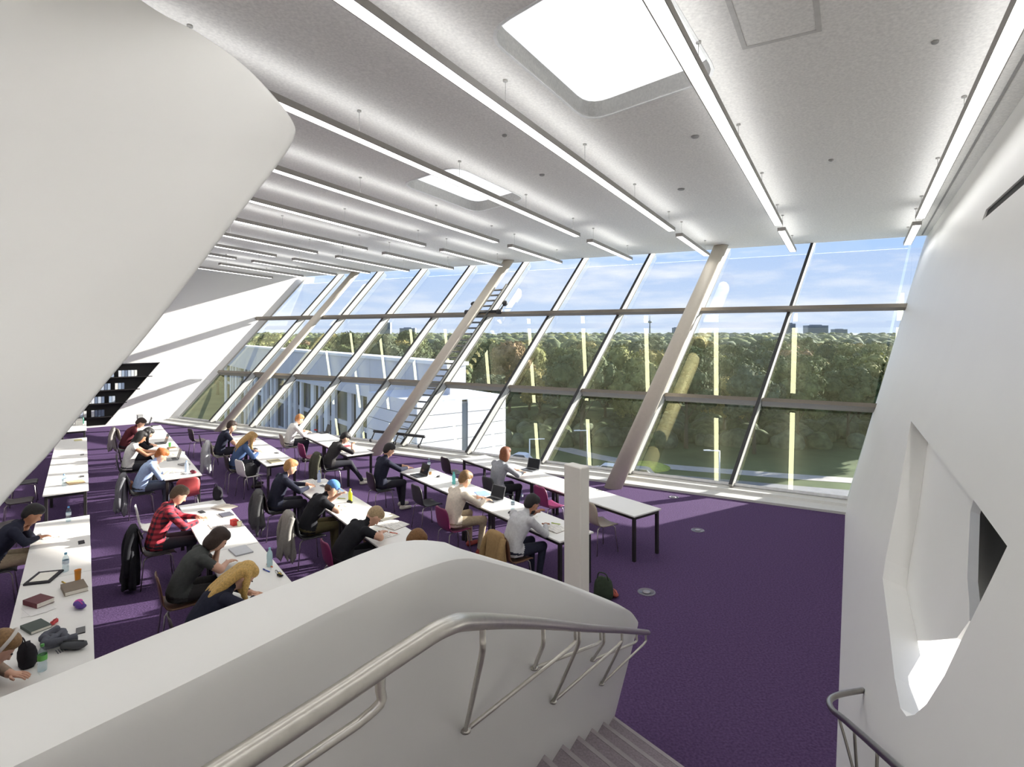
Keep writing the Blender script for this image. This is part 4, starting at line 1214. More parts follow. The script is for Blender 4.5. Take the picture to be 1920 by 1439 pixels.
# (a, row, label, chair colour, chair label, keyword settings)
PEOPLE = [
 (10.3, B1, 'person in a dark jacket resting chin on hands in the leftmost row', 'charcoal', 'charcoal chair under the dark jacket man in the leftmost row', dict(lean=34, pitch=38, shirt=NAVY, L='chin', Rr='table', hair='short', hairc=BKH, skin=SKIN_D, legs=KHK)),
 (6.12, B1, 'person with light brown hair and pale headband at the bottom corner', 'dark', 'dark chair under the headband person in the leftmost row', dict(lean=36, pitch=45, shirt=cloth('taupe', (150, 132, 116)), L='table', Rr='chin', hair='short', hairc=(150, 116, 76))),
 (18.7, B2, 'person in a dark red sweater at the far end of the second row', 'dark', 'dark chair under the dark red sweater person', dict(lean=30, pitch=45, shirt=MAR, hairc=DBR)),
 (16.75, B2, 'person with long black hair and black top in the second row', 'dark', 'dark chair under the black-topped person', dict(lean=32, pitch=40, shirt=BLK, hair='long', hairc=BKH)),
 (15.75, B2, 'person with black hair and sleeveless white top in the second row', 'charcoal', 'charcoal chair under the white-topped person', dict(lean=18, pitch=35, shirt=WHT, sleeve='none', hair='bob', hairc=BKH, skin=SKIN_D, back=0.42)),
 (13.5, B2, 'person with red hair and light blue shirt at the aisle', 'charcoal', 'charcoal chair under the red-haired person', dict(lean=30, pitch=42, shirt=LBLUE, sleeve='rolled', hair='bun', hairc=RED, L='chin', legs=cloth('slate', (84, 88, 98)))),
 (9.75, B2, 'person in a red checked shirt writing in the second row', 'dark', 'dark chair under the red checked shirt', dict(lean=22, pitch=38, shirt=plaid(), hairc=(92, 74, 56), L='write', Rr='table', height=1.06, back=0.40)),
 (7.75, B2, 'person in a dark grey vest with hand at forehead', 'brown', 'wood-edged brown chair under the grey vest person', dict(lean=36, pitch=48, shirt=VEST, sleeve='short', hair='bob', hairc=DBR, L='forehead', Rr='write', legs=DGR)),
 (6.55, B2, 'person with long blonde hair bending over the table by the parapet', 'dark', 'dark chair under the long blonde hair', dict(lean=42, pitch=55, shirt=NAVY, hair='verylong', hairc=BLN, L='write', Rr='write')),
 (16.3, B3, 'person in a dark T-shirt with hand at face in the middle row', 'beige', 'pale chair under the dark T-shirt man in the middle row', dict(lean=22, pitch=25, shirt=NAVY, sleeve='short', hairc=DBR, L='chin')),
 (14.4, B3, 'person with blonde hair and blue top in the middle row', 'dark', 'dark chair under the blonde person in blue', dict(lean=28, pitch=35, shirt=BLUE, hair='long', hairc=DBL)),
 (10.65, B3, 'person in a navy sweater with short blond hair at the middle row', 'dark', 'dark chair under the navy sweater', dict(lean=20, pitch=25, shirt=NAVY, hair='short', hairc=(176, 132, 82), back=0.42, L='write', Rr='table')),
 (9.1, B3, 'person in a blue cap and black T-shirt writing', 'charcoal', 'charcoal chair under the blue cap man', dict(lean=34, pitch=40, shirt=BLK, sleeve='short', hair='cap', hairc=BR, L='hold', Rr='write', legs=OLIV)),
 (7.65, B3, 'person in a black T-shirt bent low over open books', 'magenta', 'magenta chair under the bent-over man', dict(lean=46, pitch=60, shirt=BLK, sleeve='short', hair='buzz', hairc=(170, 146, 110), L='chin', Rr='table')),
 (6.2, B3, 'person whose brown hair just shows above the parapet', 'dark', 'dark chair hidden behind the parapet crest', dict(lean=34, pitch=50, shirt=DGR, hair='short', hairc=(122, 84, 44))),
 (16.45, B4F, 'person in a white shirt near the ladder', 'beige', 'olive-beige chair under the white shirt man', dict(lean=22, pitch=30, shirt=WHT, hairc=(190, 130, 80), L='laptop', Rr='laptop')),
 (13.2, B4F, 'person in a dark grey shirt with legs stretched out by the aisle', 'charcoal', 'charcoal chair under the dark grey shirt man', dict(lean=32, pitch=50, shirt=DGR, sleeve='rolled', hairc=BKH, feet=0.72, shoes=SHW, L='write', Rr='hold')),
 (10.85, B4, 'person in a dark sweater typing with white shoes', 'dark', 'dark chair under the dark sweater man', dict(lean=14, pitch=30, shirt=NAVY, hairc=BKH, L='laptop', Rr='laptop', shoes=SHW, back=0.44, feet=0.42)),
 (8.0, B4, 'person in a cream shirt and khaki trousers on a magenta chair', 'magenta', 'magenta chair under the cream shirt man', dict(lean=18, pitch=32, shirt=CREAM, hairc=(128, 98, 62), legs=KHK, shoes=SHR, L='laptop', Rr='laptop', back=0.44, spread=0.2)),
 (6.45, B4, 'person in a light grey shirt with dark beard next to the white post', 'brown', 'chair with a tan coat under the light grey shirt man', dict(lean=30, pitch=35, shirt=LGR, hairc=BKH, skin=SKIN_D, L='hold', Rr='write', legs=NAVY, back=0.40)),
 (9.15, B5, 'person in a grey cardigan with red-brown hair before the black laptop', 'charcoal', 'charcoal chair under the grey cardigan person', dict(lean=16, pitch=10, shirt=GRY, hair='bob', hairc=(122, 70, 40), L='laptop', Rr='table', legs=BLK, back=0.42)),
]
HEADS = []
for a, b0, lb, ccol, clb, kw in PEOPLE:
    bk = kw.get('back', 0.34)
    chair(a, b0 - bk - 0.02, ccol, clb)
    HEADS.append(person(a, b0, lb, **kw))
# pale headband and beard details
root, H, RH = HEADS[1]
mb = MB(); mb.tube([H + RH @ Vector((0.0, 0.092 * math.cos(q), 0.012 + 0.128 * math.sin(q))) for q in [math.pi * j / 12 for j in range(13)]], 0.014, 8)
mb.build('headband', mat('band_pale', (226, 220, 210), 0.7), root)
root, H, RH = HEADS[-2]
mb = MB(); v, f = sphere_pts(H + RH @ Vector((0.035, 0, -0.072)), (0.063, 0.058, 0.052), RH); mb.add(v, f, 0, True); mb.build('beard', mat('hair_30_26_26', BKH, 0.6), root)

# evaluate all the remeshed figures at once and colour skin, shirt, trousers and shoes
bpy.context.view_layer.update()
dg = bpy.context.evaluated_depsgraph_get()
for o, prims, keys, mats_, extra in REMESH:
    me = bpy.data.meshes.new_from_object(o.evaluated_get(dg))
    o.modifiers.clear()
    old = o.data; o.data = me; bpy.data.meshes.remove(old)
    me.materials.clear()
    for mm in mats_: me.materials.append(mm)
    n = len(me.polygons)
    idx = np.zeros(n, dtype=np.int32)
    if prims:
        cen = np.empty(n * 3, dtype=np.float32); me.polygons.foreach_get('center', cen); cen = cen.reshape(-1, 3)
        best = np.full(n, 1e9)
        for p0, p1, r0, r1, key in prims:
            a_ = np.array(p0); d_ = np.array(p1) - a_; L2 = max(1e-9, float(d_ @ d_))
            q = np.clip(((cen - a_) @ d_) / L2, 0, 1)
            ds = np.linalg.norm(cen - (a_ + q[:, None] * d_), axis=1) - (r0 + (r1 - r0) * q)
            k = keys.index(key); sel = ds < best
            best[sel] = ds[sel]; idx[sel] = k
    me.polygons.foreach_set('material_index', idx)
    me.polygons.foreach_set('use_smooth', np.ones(n, dtype=bool))
    if extra:
        bm = bmesh.new(); bm.from_mesh(me)
        vs = [bm.verts.new(p) for p in extra.v]
        for fc, mi in zip(extra.f, extra.m):
            try:
                nf = bm.faces.new([vs[i] for i in fc]); nf.material_index = 4 if mi == 1 else 0; nf.smooth = True
            except ValueError: pass
        bm.to_mesh(me); bm.free()
    me.update()

# ================================================================== COATS, BAGS AND THINGS ON THE TABLES
def coat(a, b, m, label, low=0.30, w=0.23, side=0):
    root = empty('hanging_coat', (0, 0, 0)); root.matrix_world = GM(a, b); tag(root, label, 'coat', 'coats on chair backs')
    rr = random.Random(int(a * 131)); ph = [rr.uniform(0, 6.28) for _ in range(3)]; n = 40
    H_ = [(0.885, 0.10, 0.022), (0.872, 0.16, 0.045), (0.84, 0.19, 0.058), (0.76, 0.205, 0.070), (0.66, 0.20, 0.078), (0.54, 0.205, 0.085), (0.42, 0.215, 0.092), (0.30, 0.225, 0.098), (low + 0.04, 0.235, 0.102), (low, 0.23, 0.098)]
    H_ = [h for h in H_[:2]] + [h for h in H_[2:-2] if h[0] > low + 0.06] + H_[-2:]
    rings = []
    for i, (z, hw_, hd) in enumerate(H_):
        ring = []
        cx = -0.262 - hd * 0.55 - 0.02 * (0.85 - z)
        for j in range(n):
            q = 2 * math.pi * j / n
            fold = 1 + (0.34 * max(0, 0.87 - z)) * (math.sin(5 * q + ph[0] + z * 4) * 0.8 + 0.8 * math.sin(9 * q + ph[1] - z * 2))
            zz = z + ((0.06 * math.sin(3 * q + ph[2]) + 0.035 * math.sin(7 * q)) if i >= len(H_) - 2 and low > 0.12 else 0)
            ring.append(Vector((cx + hd * fold * math.cos(q), hw_ * fold * math.sin(q) + 0.03 * (0.86 - z) * math.sin(ph[2]), zz)))
        rings.append(ring)
    mb = MB(); mb.loft(rings, True, True, True, 0, True); mb.build('coat_body', m, root)
    fb = MB(); fb.prism([(-0.262, -0.13, 0.872), (-0.262, 0.13, 0.872), (-0.185, 0.11, 0.70), (-0.185, -0.11, 0.70)], (0.012, 0, 0.006)); fb.build('coat_lining', m, root)
    for sy in (-1, 1):
        sb = MB(); sb.tube(smooth_path([(-0.285, sy * w * 0.70, 0.82), (-0.345, sy * w * 0.86, 0.70), (-0.375, sy * w * 0.92, 0.52), (-0.37, sy * w * 0.86, max(low + 0.06, 0.24))], 3), [0.045] * 5 + [0.048] * 4 + [0.04], 10); sb.build('sleeve', m, root)
COATS = [
 (9.75, B2 - 0.42, BLK, 'long black coat hanging behind the red checked shirt', 0.06),
 (10.65, B3 - 0.44, cloth('jacket_grey', (96, 96, 96)), 'grey jacket hanging behind the navy sweater', 0.24),
 (9.1, B3 - 0.36, cloth('jacket_pale', (150, 146, 140)), 'pale grey jacket hanging behind the blue cap man', 0.20),
 (6.45, B4 - 0.42, cloth('coat_tan', (160, 132, 92)), 'tan coat hanging behind the light grey shirt man', 0.14),
 (13.5, B2 - 0.36, cloth('jacket_mid', (124, 124, 128)), 'grey cardigan hanging behind the red-haired person', 0.16),
 (16.3, B3 - 0.36, LGR, 'whitish jacket hanging behind the dark T-shirt man', 0.14),
 (13.2, B4F - 0.36, cloth('coat_olive', (84, 84, 70)), 'olive coat hanging behind the dark grey shirt man', 0.22),
 (20.3, 1.0, cloth('jacket_stone', (156, 150, 146)), 'stone grey jacket on the pale chair at the far end', 0.24),
]
for a, b, m, lb, low in COATS: coat(a, b, m, lb, low)

def thing_at(name, a, b, rot, label, cat, group=None, z0=0.0):
    root = empty(name, (0, 0, 0)); root.matrix_world = GM(a, b, TH + 0.0005 + z0, rot)
    tag(root, label, cat, group); return root
def cm(c, rough=0.6): return mat('col_%d_%d_%d_%d' % (c + (int(rough * 10),)), c, rough, var=0.04)
M_PAGE = mat('page_white', (240, 236, 224), 0.8, var=0.03)
M_PRINT = None
def print_mat():
    m = bpy.data.materials.new('printed_page'); m.use_nodes = True; nt = m.node_tree; bs = nt.nodes['Principled BSDF']
    tc = nt.nodes.new('ShaderNodeTexCoord'); mp = nt.nodes.new('ShaderNodeMapping'); mp.inputs['Scale'].default_value = (90, 12, 1)
    nz = nt.nodes.new('ShaderNodeTexNoise'); nz.inputs['Scale'].default_value = 1.0; rp = nt.nodes.new('ShaderNodeValToRGB')
    rp.color_ramp.elements[0].position = 0.42; rp.color_ramp.elements[0].color = lin((196, 194, 190)) + (1,); rp.color_ramp.elements[1].position = 0.5; rp.color_ramp.elements[1].color = lin((240, 237, 230)) + (1,)
    nt.links.new(tc.outputs['Object'], mp.inputs[0]); nt.links.new(mp.outputs[0], nz.inputs['Vector']); nt.links.new(nz.outputs['Fac'], rp.inputs[0]); nt.links.new(rp.outputs[0], bs.inputs['Base Color']); bs.inputs['Roughness'].default_value = 0.8
    return m
M_PRINT = print_mat()
def clear_mat(name, tint):
    m = glass_mat(name, tint, (1, 1, 1), 0.08); return m
M_CLEAR = clear_mat('clear_plastic', (0.80, 0.87, 0.90))
def bottle(a, b, rot, label, cap=(120, 170, 220), body=None, lab=None, z0=0.0):
    root = thing_at('water_bottle', a, b, rot, label, 'bottle', 'bottles', z0)
    mb = MB(); mb.lathe([(0.030, 0.0), (0.034, 0.006), (0.034, 0.06), (0.031, 0.075), (0.034, 0.09), (0.034, 0.15), (0.028, 0.175), (0.013, 0.20), (0.012, 0.212)], (0, 0, 0), 16); bb_ = mb.build('bottle_body', cm(body, 0.3) if body else M_CLEAR, root)
    mb = MB(); mb.lathe([(0.0145, 0.208), (0.0145, 0.226), (0.012, 0.229)], (0, 0, 0), 14); mb.build('cap', cm(cap, 0.4), root)
    mb = MB(); n = 16
    mb.loft([[Vector((0.0346 * math.cos(6.2832 * j / n), 0.0346 * math.sin(6.2832 * j / n), z)) for j in range(n)] for z in (0.095, 0.14)], True, False, False, 0, True); mb.build('paper_label', cm(lab or (214, 226, 236), 0.5) if not body else cm(body, 0.3), bb_)
def book(a, b, rot, label, col=(100, 90, 90), th=0.03, ln=0.24, z0=0.0):
    root = thing_at('book', a, b, rot, label, 'book', 'closed books and folders', z0); w_ = ln * 0.70; c = cm(col)
    mb = MB(); mb.abox(-w_ / 2, w_ / 2, -ln / 2, ln / 2, 0, 0.0025); mb.abox(-w_ / 2, w_ / 2, -ln / 2, ln / 2, th - 0.0025, th); mb.abox(-w_ / 2, -w_ / 2 + 0.003, -ln / 2, ln / 2, 0.0025, th - 0.0025); mb.build('cover', c, root)
    mb = MB(); mb.abox(-w_ / 2 + 0.004, w_ / 2 - 0.004, -ln / 2 + 0.004, ln / 2 - 0.004, 0.0027, th - 0.0027); mb.build('pages', M_PAGE, root)
def open_book(a, b, rot, label, col=(240, 236, 224), big=1.0):
    root = thing_at('open_book', a, b, rot, label, 'book', 'open books')
    w_, ln = 0.17 * big, 0.25 * big
    for sy in (-1, 1):
        prof = [(0.0, 0.016), (0.03, 0.022), (0.08, 0.019), (w_, 0.008), (w_, 0.002), (0.0, 0.002)]
        mb = MB(); mb.prism([(-ln / 2, sy * y, z) for y, z in prof], (ln, 0, 0)); mb.build('page_block', M_PRINT if col == (240, 236, 224) else cm(col, 0.8), root)
    mb = MB(); mb.abox(-ln / 2 - 0.003, ln / 2 + 0.003, -w_ - 0.004, w_ + 0.004, 0, 0.002); mb.build('cover', cm((120, 90, 80)), root)
def paper(a, b, rot, label, col=None, big=1.0):
    root = thing_at('paper_sheets', a, b, rot, label, 'paper', 'loose papers')
    rr = random.Random(int(a * 100))
    for i in range(3):
        q = rr.uniform(-0.25, 0.25); mb = MB(); x, y = 0.21 * big / 2, 0.297 * big / 2
        mb.abox(-x, x, -y, y, 0, 0.0012); mb.build('sheet', (M_PRINT if i == 2 else M_PAGE) if col is None else cm(col, 0.8), root, Matrix.Translation((rr.uniform(-0.02, 0.02), rr.uniform(-0.05, 0.05), 0.0014 * i)) @ Matrix.Rotation(q, 4, 'Z'))
def phone(a, b, rot, label):
    root = thing_at('phone', a, b, rot, label, 'phone', 'phones')
    mb = MB(); mb.rbox(-0.036, 0.036, -0.072, 0.072, 0, 0.009, 0.002); pb_ = mb.build('phone_body', cm((34, 34, 36), 0.3), root)
    mb = MB(); mb.abox(-0.032, 0.032, -0.064, 0.064, 0.009, 0.0094); mb.build('screen', cm((22, 22, 26), 0.1), pb_)
def laptop(a, b, rot, label):
    root = thing_at('laptop', a, b, rot, label, 'laptop', 'open laptops')
    body = cm((120, 122, 126), 0.35) if 'grey' in label else cm((46, 46, 48), 0.4)
    mb = MB(); mb.rbox(-0.11, 0.11, -0.16, 0.16, 0, 0.016, 0.003); lb_ = mb.build('laptop_base', body, root)
    mb = MB()
    for r_ in range(5):
        for c_ in range(12): mb.abox(0.02 - r_ * 0.019 + 0.05, 0.036 - r_ * 0.019 + 0.05, -0.135 + c_ * 0.0225, -0.117 + c_ * 0.0225, 0.016, 0.0175)
    mb.build('keyboard', cm((28, 28, 30), 0.5), lb_)
    up = Vector((0.30, 0, 0.954)); nf = Vector((-0.954, 0, 0.30)); h0 = Vector((0.112, 0, 0.014))
    mb = MB(); mb.prism([h0 + Vector((0, -0.16, 0)), h0 + Vector((0, 0.16, 0)), h0 + Vector((0, 0.16, 0)) + up * 0.215, h0 + Vector((0, -0.16, 0)) + up * 0.215], -nf * 0.007); lid = mb.build('lid', body, root)
    mb = MB(); mb.prism([h0 + Vector((0, -0.148, 0)) + up * 0.015, h0 + Vector((0, 0.148, 0)) + up * 0.015, h0 + Vector((0, 0.148, 0)) + up * 0.203, h0 + Vector((0, -0.148, 0)) + up * 0.203], nf * 0.001); mb.build('display', cm((40, 42, 46), 0.15), lid)
def laptop_closed(a, b, rot, label):
    root = thing_at('laptop', a, b, rot, label, 'laptop')
    mb = MB(); mb.rbox(-0.11, 0.11, -0.16, 0.16, 0, 0.010, 0.003); mb.build('laptop_base', cm((170, 172, 176), 0.35), root)
    mb = MB(); mb.rbox(-0.11, 0.11, -0.16, 0.16, 0.011, 0.018, 0.003); mb.build('lid', cm((190, 192, 196), 0.3), root)
def pen(a, b, rot, label, col=(60, 60, 70)):
    root = thing_at('pen', a, b, rot, label, 'pen', 'pens')
    mb = MB(); mb.tube([(0, -0.07, 0.007), (0, 0.03, 0.007)], 0.006, 8); mb.build('barrel', cm(col, 0.4), root)
    mb = MB(); mb.tube([(0, 0.03, 0.0072), (0, 0.07, 0.0072)], 0.007, 8); mb.abox(-0.002, 0.002, 0.035, 0.07, 0.013, 0.0155); mb.build('pen_cap', cm(tuple(int(v * 0.8) for v in col), 0.4), root)
def glasses(a, b, rot, label):
    root = thing_at('spectacles', a, b, rot, label, 'glasses', 'spectacles'); c = cm((40, 38, 38), 0.3)
    for sy in (-1, 1):
        mb = MB(); pts = [(0, sy * 0.035 + 0.026 * math.cos(6.2832 * j / 14), 0.022 + 0.019 * math.sin(6.2832 * j / 14)) for j in range(15)]; mb.tube(pts, 0.0025, 6); mb.build('rim', c, root)
        mb = MB(); mb.tube([(0, sy * 0.064, 0.026), (0.008, sy * 0.062, 0.024), (0.012, -sy * 0.05, 0.012)], 0.0022, 6); mb.build('temple', c, root)
    mb = MB(); mb.tube([(0, -0.010, 0.027), (0, 0.010, 0.027)], 0.002, 6); mb.build('bridge', c, root)
def cup(a, b, rot, label, col=(230, 230, 230), h=0.1):
    root = thing_at('cup', a, b, rot, label, 'cup', 'cups')
    mb = MB(); r_ = 0.034; mb.lathe([(r_ * 0.8, 0), (r_, h), (r_ * 1.05, h), (r_ * 1.05, h - 0.004), (r_ * 0.9, h - 0.01), (r_ * 0.75, 0.008), (0.002, 0.008)], (0, 0, 0), 16); mb.build('cup_body', cm(col, 0.4), root)
    mb = MB(); mb.lathe([(r_ * 0.93, h * 0.75), (0.002, h * 0.751)], (0, 0, 0), 14); mb.build('drink', cm(tuple(int(v * 0.8) for v in col), 0.2), root)
def mouse(a, b, rot, label):
    root = thing_at('computer_mouse', a, b, rot, label, 'mouse', 'mice')
    mb = MB(); v, f = sphere_pts((0, 0, 0.004), (0.052, 0.030, 0.030)); v = [Vector((p.x, p.y, max(0, p.z))) for p in v]; mb.add(v, f, 0, True); mb.build('mouse_shell', cm((60, 60, 64), 0.4), root)
    mb = MB(); mb.tube([(0.025, -0.004, 0.032), (0.025, 0.004, 0.032)], 0.006, 8); mb.build('wheel', cm((30, 30, 32), 0.5), root)
def pouch(a, b, rot, label, col=(90, 70, 140), col2=None, sc=1.0, z0=0.0):
    root = thing_at('pouch', a, b, rot, label, 'pouch', 'pouches and cases', z0); n = 12; mb = MB(); rings = []
    for i in range(9):
        q = -1 + i / 4.0; k = (1 - abs(q) ** 3.2) ** 0.5 if abs(q) < 1 else 0.12
        rings.append([Vector((0.042 * sc * k * math.cos(6.2832 * j / n) + 0.006 * math.sin(i * 1.7), q * 0.10 * sc, 0.032 * sc + 0.030 * sc * k * math.sin(6.2832 * j / n))) for j in range(n)])
    mb.loft(rings, True, True, True, 0, True); pb_ = mb.build('pouch_body', cm(col, 0.8), root)
    mb = MB(); mb.tube([(0, -0.075 * sc, 0.061 * sc), (0.004, 0, 0.063 * sc), (0, 0.075 * sc, 0.061 * sc)], 0.004 * sc + 0.001, 6); mb.build('zip', cm(col2 or tuple(int(v * 0.6) for v in col), 0.5), pb_)
    if col2:
        mb = MB(); v, f = sphere_pts((0.01, 0.07 * sc, 0.034 * sc), (0.042 * sc, 0.035 * sc, 0.032 * sc)); mb.add(v, f, 0, True); mb.build('end_panel', cm(col2, 0.8), root)
def scarf(a, b, rot, label, col):
    root = thing_at('scarf', a, b, rot, label, 'scarf')
    rr = random.Random(5); mb = MB()
    for k in range(4):
        pts = [(rr.uniform(-0.12, 0.12), -0.16 + 0.08 * i, 0.035 + 0.012 * k + 0.01 * math.sin(i)) for i in range(5)]
        mb.tube(smooth_path(pts, 4), 0.032, 10)
    mb.build('wool_folds', cloth('scarf', col), root)
    fb = MB()
    for k in range(10): fb.tube([(-0.08 + k * 0.018, -0.17, 0.02), (-0.085 + k * 0.019, -0.22, 0.004)], 0.003, 5)
    fb.build('fringe', cloth('scarf', col), root)
def bag(a, b, rot, label, col=(50, 48, 52), sc=1.0, z0=0.0):
    root = thing_at('bag', a, b, rot, label, 'bag', 'bags', z0); c = cloth('bag_%d_%d_%d' % col, col); n = 16; rings = []
    for i, (z, k) in enumerate(((0.0, 0.80), (0.03, 0.98), (0.12, 1.0), (0.22, 0.94), (0.30, 0.80), (0.35, 0.52), (0.365, 0.25))):
        rings.append([Vector((0.10 * sc * k * (abs(math.cos(q)) ** 0.6) * (1 if math.cos(q) > 0 else -1) + 0.01 * math.sin(3 * q + i), 0.17 * sc * k * (abs(math.sin(q)) ** 0.6) * (1 if math.sin(q) > 0 else -1), z * sc)) for q in [6.2832 * j / n for j in range(n)]])
    mb = MB(); mb.loft(rings, True, True, True, 0, True); mb.build('bag_body', c, root)
    mb = MB(); mb.tube(smooth_path([(-0.03 * sc, -0.10 * sc, 0.33 * sc), (-0.05 * sc, -0.06 * sc, 0.44 * sc), (-0.05 * sc, 0.06 * sc, 0.44 * sc), (-0.03 * sc, 0.10 * sc, 0.33 * sc)], 5), 0.010 * sc, 8); mb.build('strap', c, root)
    mb = MB(); mb.rbox(0.085 * sc, 0.115 * sc, -0.10 * sc, 0.10 * sc, 0.04 * sc, 0.19 * sc, 0.006); mb.build('front_pocket', c, root)
def box(a, b, rot, label, col=(230, 228, 220), sc=1.0):
    root = thing_at('carton', a, b, rot, label, 'box', 'cartons'); c = cm(col, 0.7)
    mb = MB(); mb.abox(-0.09 * sc, 0.09 * sc, -0.13 * sc, 0.13 * sc, 0, 0.17 * sc); mb.build('carton_body', c, root)
    mb = MB(); mb.abox(-0.093 * sc, 0.093 * sc, -0.133 * sc, 0.133 * sc, 0.15 * sc, 0.176 * sc); mb.build('carton_lid', cm(tuple(int(v * 0.92) for v in col), 0.7), root)
def tray_case(a, b, rot, label):
    root = thing_at('laptop_sleeve', a, b, rot, label, 'sleeve')
    mb = MB(); mb.rbox(-0.13, 0.13, -0.18, 0.18, 0, 0.022, 0.006); mb.build('sleeve_body', cm((48, 46, 50), 0.8), root)
    mb = MB(); mb.abox(-0.085, 0.095, -0.14, 0.12, 0.0225, 0.026); mb.build('papers', M_PAGE, root)
    mb = MB(); mb.tube([(-0.12, -0.17, 0.024), (-0.12, 0.17, 0.024)], 0.004, 6); mb.build('zip', cm((90, 90, 92), 0.4), root)
# bag on the white chair
mb_root = empty('bag', (0, 0, 0)); mb_root.matrix_world = GM(13.7, 2.96, 0.455, 0.25)
tag(mb_root, 'large black bag lying on the white chair at the aisle', 'bag', 'bags')
mb = MB(); rings = []; n = 16
for i, (z, k) in enumerate(((0.0, 0.85), (0.04, 1.0), (0.14, 0.98), (0.22, 0.8), (0.26, 0.5))):
    rings.append([Vector((0.02 + 0.14 * k * math.cos(q) + 0.012 * math.sin(3 * q + i), 0.15 * k * math.sin(q), z)) for q in [6.2832 * j / n for j in range(n)]])
mb.loft(rings, True, True, True, 0, True); mb.build('bag_body', BLK, mb_root)
mb = MB(); mb.tube(smooth_path([(0.0, -0.10, 0.20), (0.06, -0.05, 0.30), (0.06, 0.05, 0.30), (0.0, 0.10, 0.20)], 5), 0.010, 8); mb.build('strap', BLK, mb_root)
# binders in the book niche
rb_ = random.Random(3)
BIND = [cm(c, 0.7) for c in ((226, 230, 236), (196, 206, 220), (160, 176, 198), (236, 236, 232), (110, 124, 148))]
bm_ = MB(); bm_.abox(-0.045, 0.045, 0, 0.22, 0, 0.24); BME = [bm_.mesh('binder', m) for m in BIND]
eang = math.atan2(EN.y, EN.x) - math.pi / 2
for si, z in enumerate(SH):
    x = -2.72 if si else -2.62
    while x > -6.4:
        x -= 0.105 if rb_.random() < 0.8 else 0.24
        p = endw(x, z + 0.036) + Vector((EN.x, EN.y, 0)).normalized() * 0.12
        bi = rb_.randrange(5)
        o = obj('binder', BME[bi], None, Matrix.Translation(p) @ Matrix.Rotation(eang, 4, 'Z'))
        nm = ['lowest', 'second', 'third', 'top'][si]
        bc = ['white', 'pale blue', 'grey-blue', 'cream', 'slate blue'][bi]
        tag(o, '%s binder standing on the %s shelf of the book niche' % (bc, nm), 'binder', '%s binders on the %s niche shelf' % (bc, nm))
bottle(11.1, -0.18, 0, 'clear water bottle in front of the dark jacket man', cap=(90, 150, 210))
open_book(10.51, -0.35, 0.1, 'open book under the hands of the dark jacket man')
paper(10.45, -0.17, -0.1, 'grey printed sheet beside the dark jacket man', col=(206, 206, 208))
phone(9.87, -0.02, 0.05, 'black phone at the table edge beside the dark jacket man')
bottle(8.79, -0.17, 0, 'clear water bottle beside the orange drink', cap=(120, 180, 210))
tray_case(8.7, -0.37, -0.35, 'black padded sleeve with white papers in the leftmost row')
cup(8.37, -0.05, 0, 'orange plastic cup in the leftmost row', col=(232, 150, 40), h=0.13)
pen(8.37, -0.17, 0.4, 'yellow highlighter pen near the orange cup', col=(230, 190, 50))
book(8.11, -0.08, 0.15, 'thick tan and grey book on the leftmost row table', col=(120, 106, 88), th=0.045, ln=0.30)
paper(7.76, -0.38, 0.2, 'white sheets under the dark red book', col=(232, 230, 226))
book(7.91, -0.38, 0.55, 'dark red hardcover book lying on white sheets', col=(96, 36, 44), th=0.05, z0=0.006)
pouch(7.54, -0.03, 0.3, 'purple and pink pencil case', col=(96, 66, 150), col2=(214, 80, 170))
book(7.28, -0.37, 0.4, 'green cloth-bound book on the leftmost row', col=(62, 74, 66), th=0.03)
pouch(7.28, -0.23, -0.4, 'small red glove-like pouch beside the green book', col=(206, 76, 76), sc=0.6)
phone(6.95, -0.02, 0.0, 'black phone near the parapet in the leftmost row')
scarf(6.8, -0.21, 0.5, 'grey crumpled scarf next to the headband person', col=(96, 98, 106))
bag(6.51, -0.39, 0.3, 'black small bag next to the headband person', col=(46, 44, 48), sc=0.55)
pouch(6.59, -0.07, 1.0, 'dark grey wool hat near the parapet', col=(78, 80, 84), sc=1.2)
bottle(6.33, -0.28, 0, 'clear bottle with green label by the headband person', cap=(90, 170, 80), lab=(110, 190, 90))
bottle(13.69, -0.29, 0, 'small clear water bottle past the aisle in the leftmost row', cap=(130, 170, 220))
open_book(13.9, -0.12, 0.2, 'open magazine with orange pages past the aisle', col=(226, 196, 150))
paper(14.21, -0.4, 0.1, 'white sheets past the aisle beside the magazine')
phone(14.39, -0.02, 0.0, 'dark flat case on the edge past the magazine')
phone(16.96, -0.02, 0.0, 'dark flat case midway along the leftmost row')
book(19.3, -0.11, 0.05, 'pale yellow folder far along the leftmost row', col=(220, 212, 150), th=0.012)
box(22.52, -0.11, 0.1, 'white carton closest to the book niche', col=(236, 234, 228))
bottle(22.71, -0.01, 0, 'dark green bottle beside the white carton', body=(30, 96, 78), cap=(30, 96, 78))
phone(10.37, 1.53, 0.2, 'dark phone beside the red checked shirt man')
book(9.98, 1.82, 0.1, 'dark grey tablet at the far edge of the checked shirt table', col=(92, 92, 104), th=0.012)
open_book(10.42, 1.87, 0.5, 'open magazine at the far end of the checked shirt table', col=(214, 204, 190))
bag(11.01, 1.87, 0.2, 'black laptop bag on the far end of the checked shirt table', col=(44, 42, 48), sc=0.6)
box(9.39, 1.82, 0.2, 'small red carton on the checked shirt table', col=(210, 60, 54), sc=0.45)
cup(9.28, 1.87, 0, 'pale small cup beside the red carton', col=(226, 222, 190), h=0.07)
paper(9.53, 1.63, 0.1, 'white notes under the hand of the checked shirt man')
laptop_closed(8.21, 1.67, 0.1, 'closed silver laptop in front of the vest person')
paper(7.67, 1.48, 0.15, 'grey-white notebook in front of the vest person', col=(220, 220, 214))
bottle(7.47, 1.85, 0, 'pale blue water bottle near the blonde hair', cap=(150, 210, 220), body=(196, 226, 232))
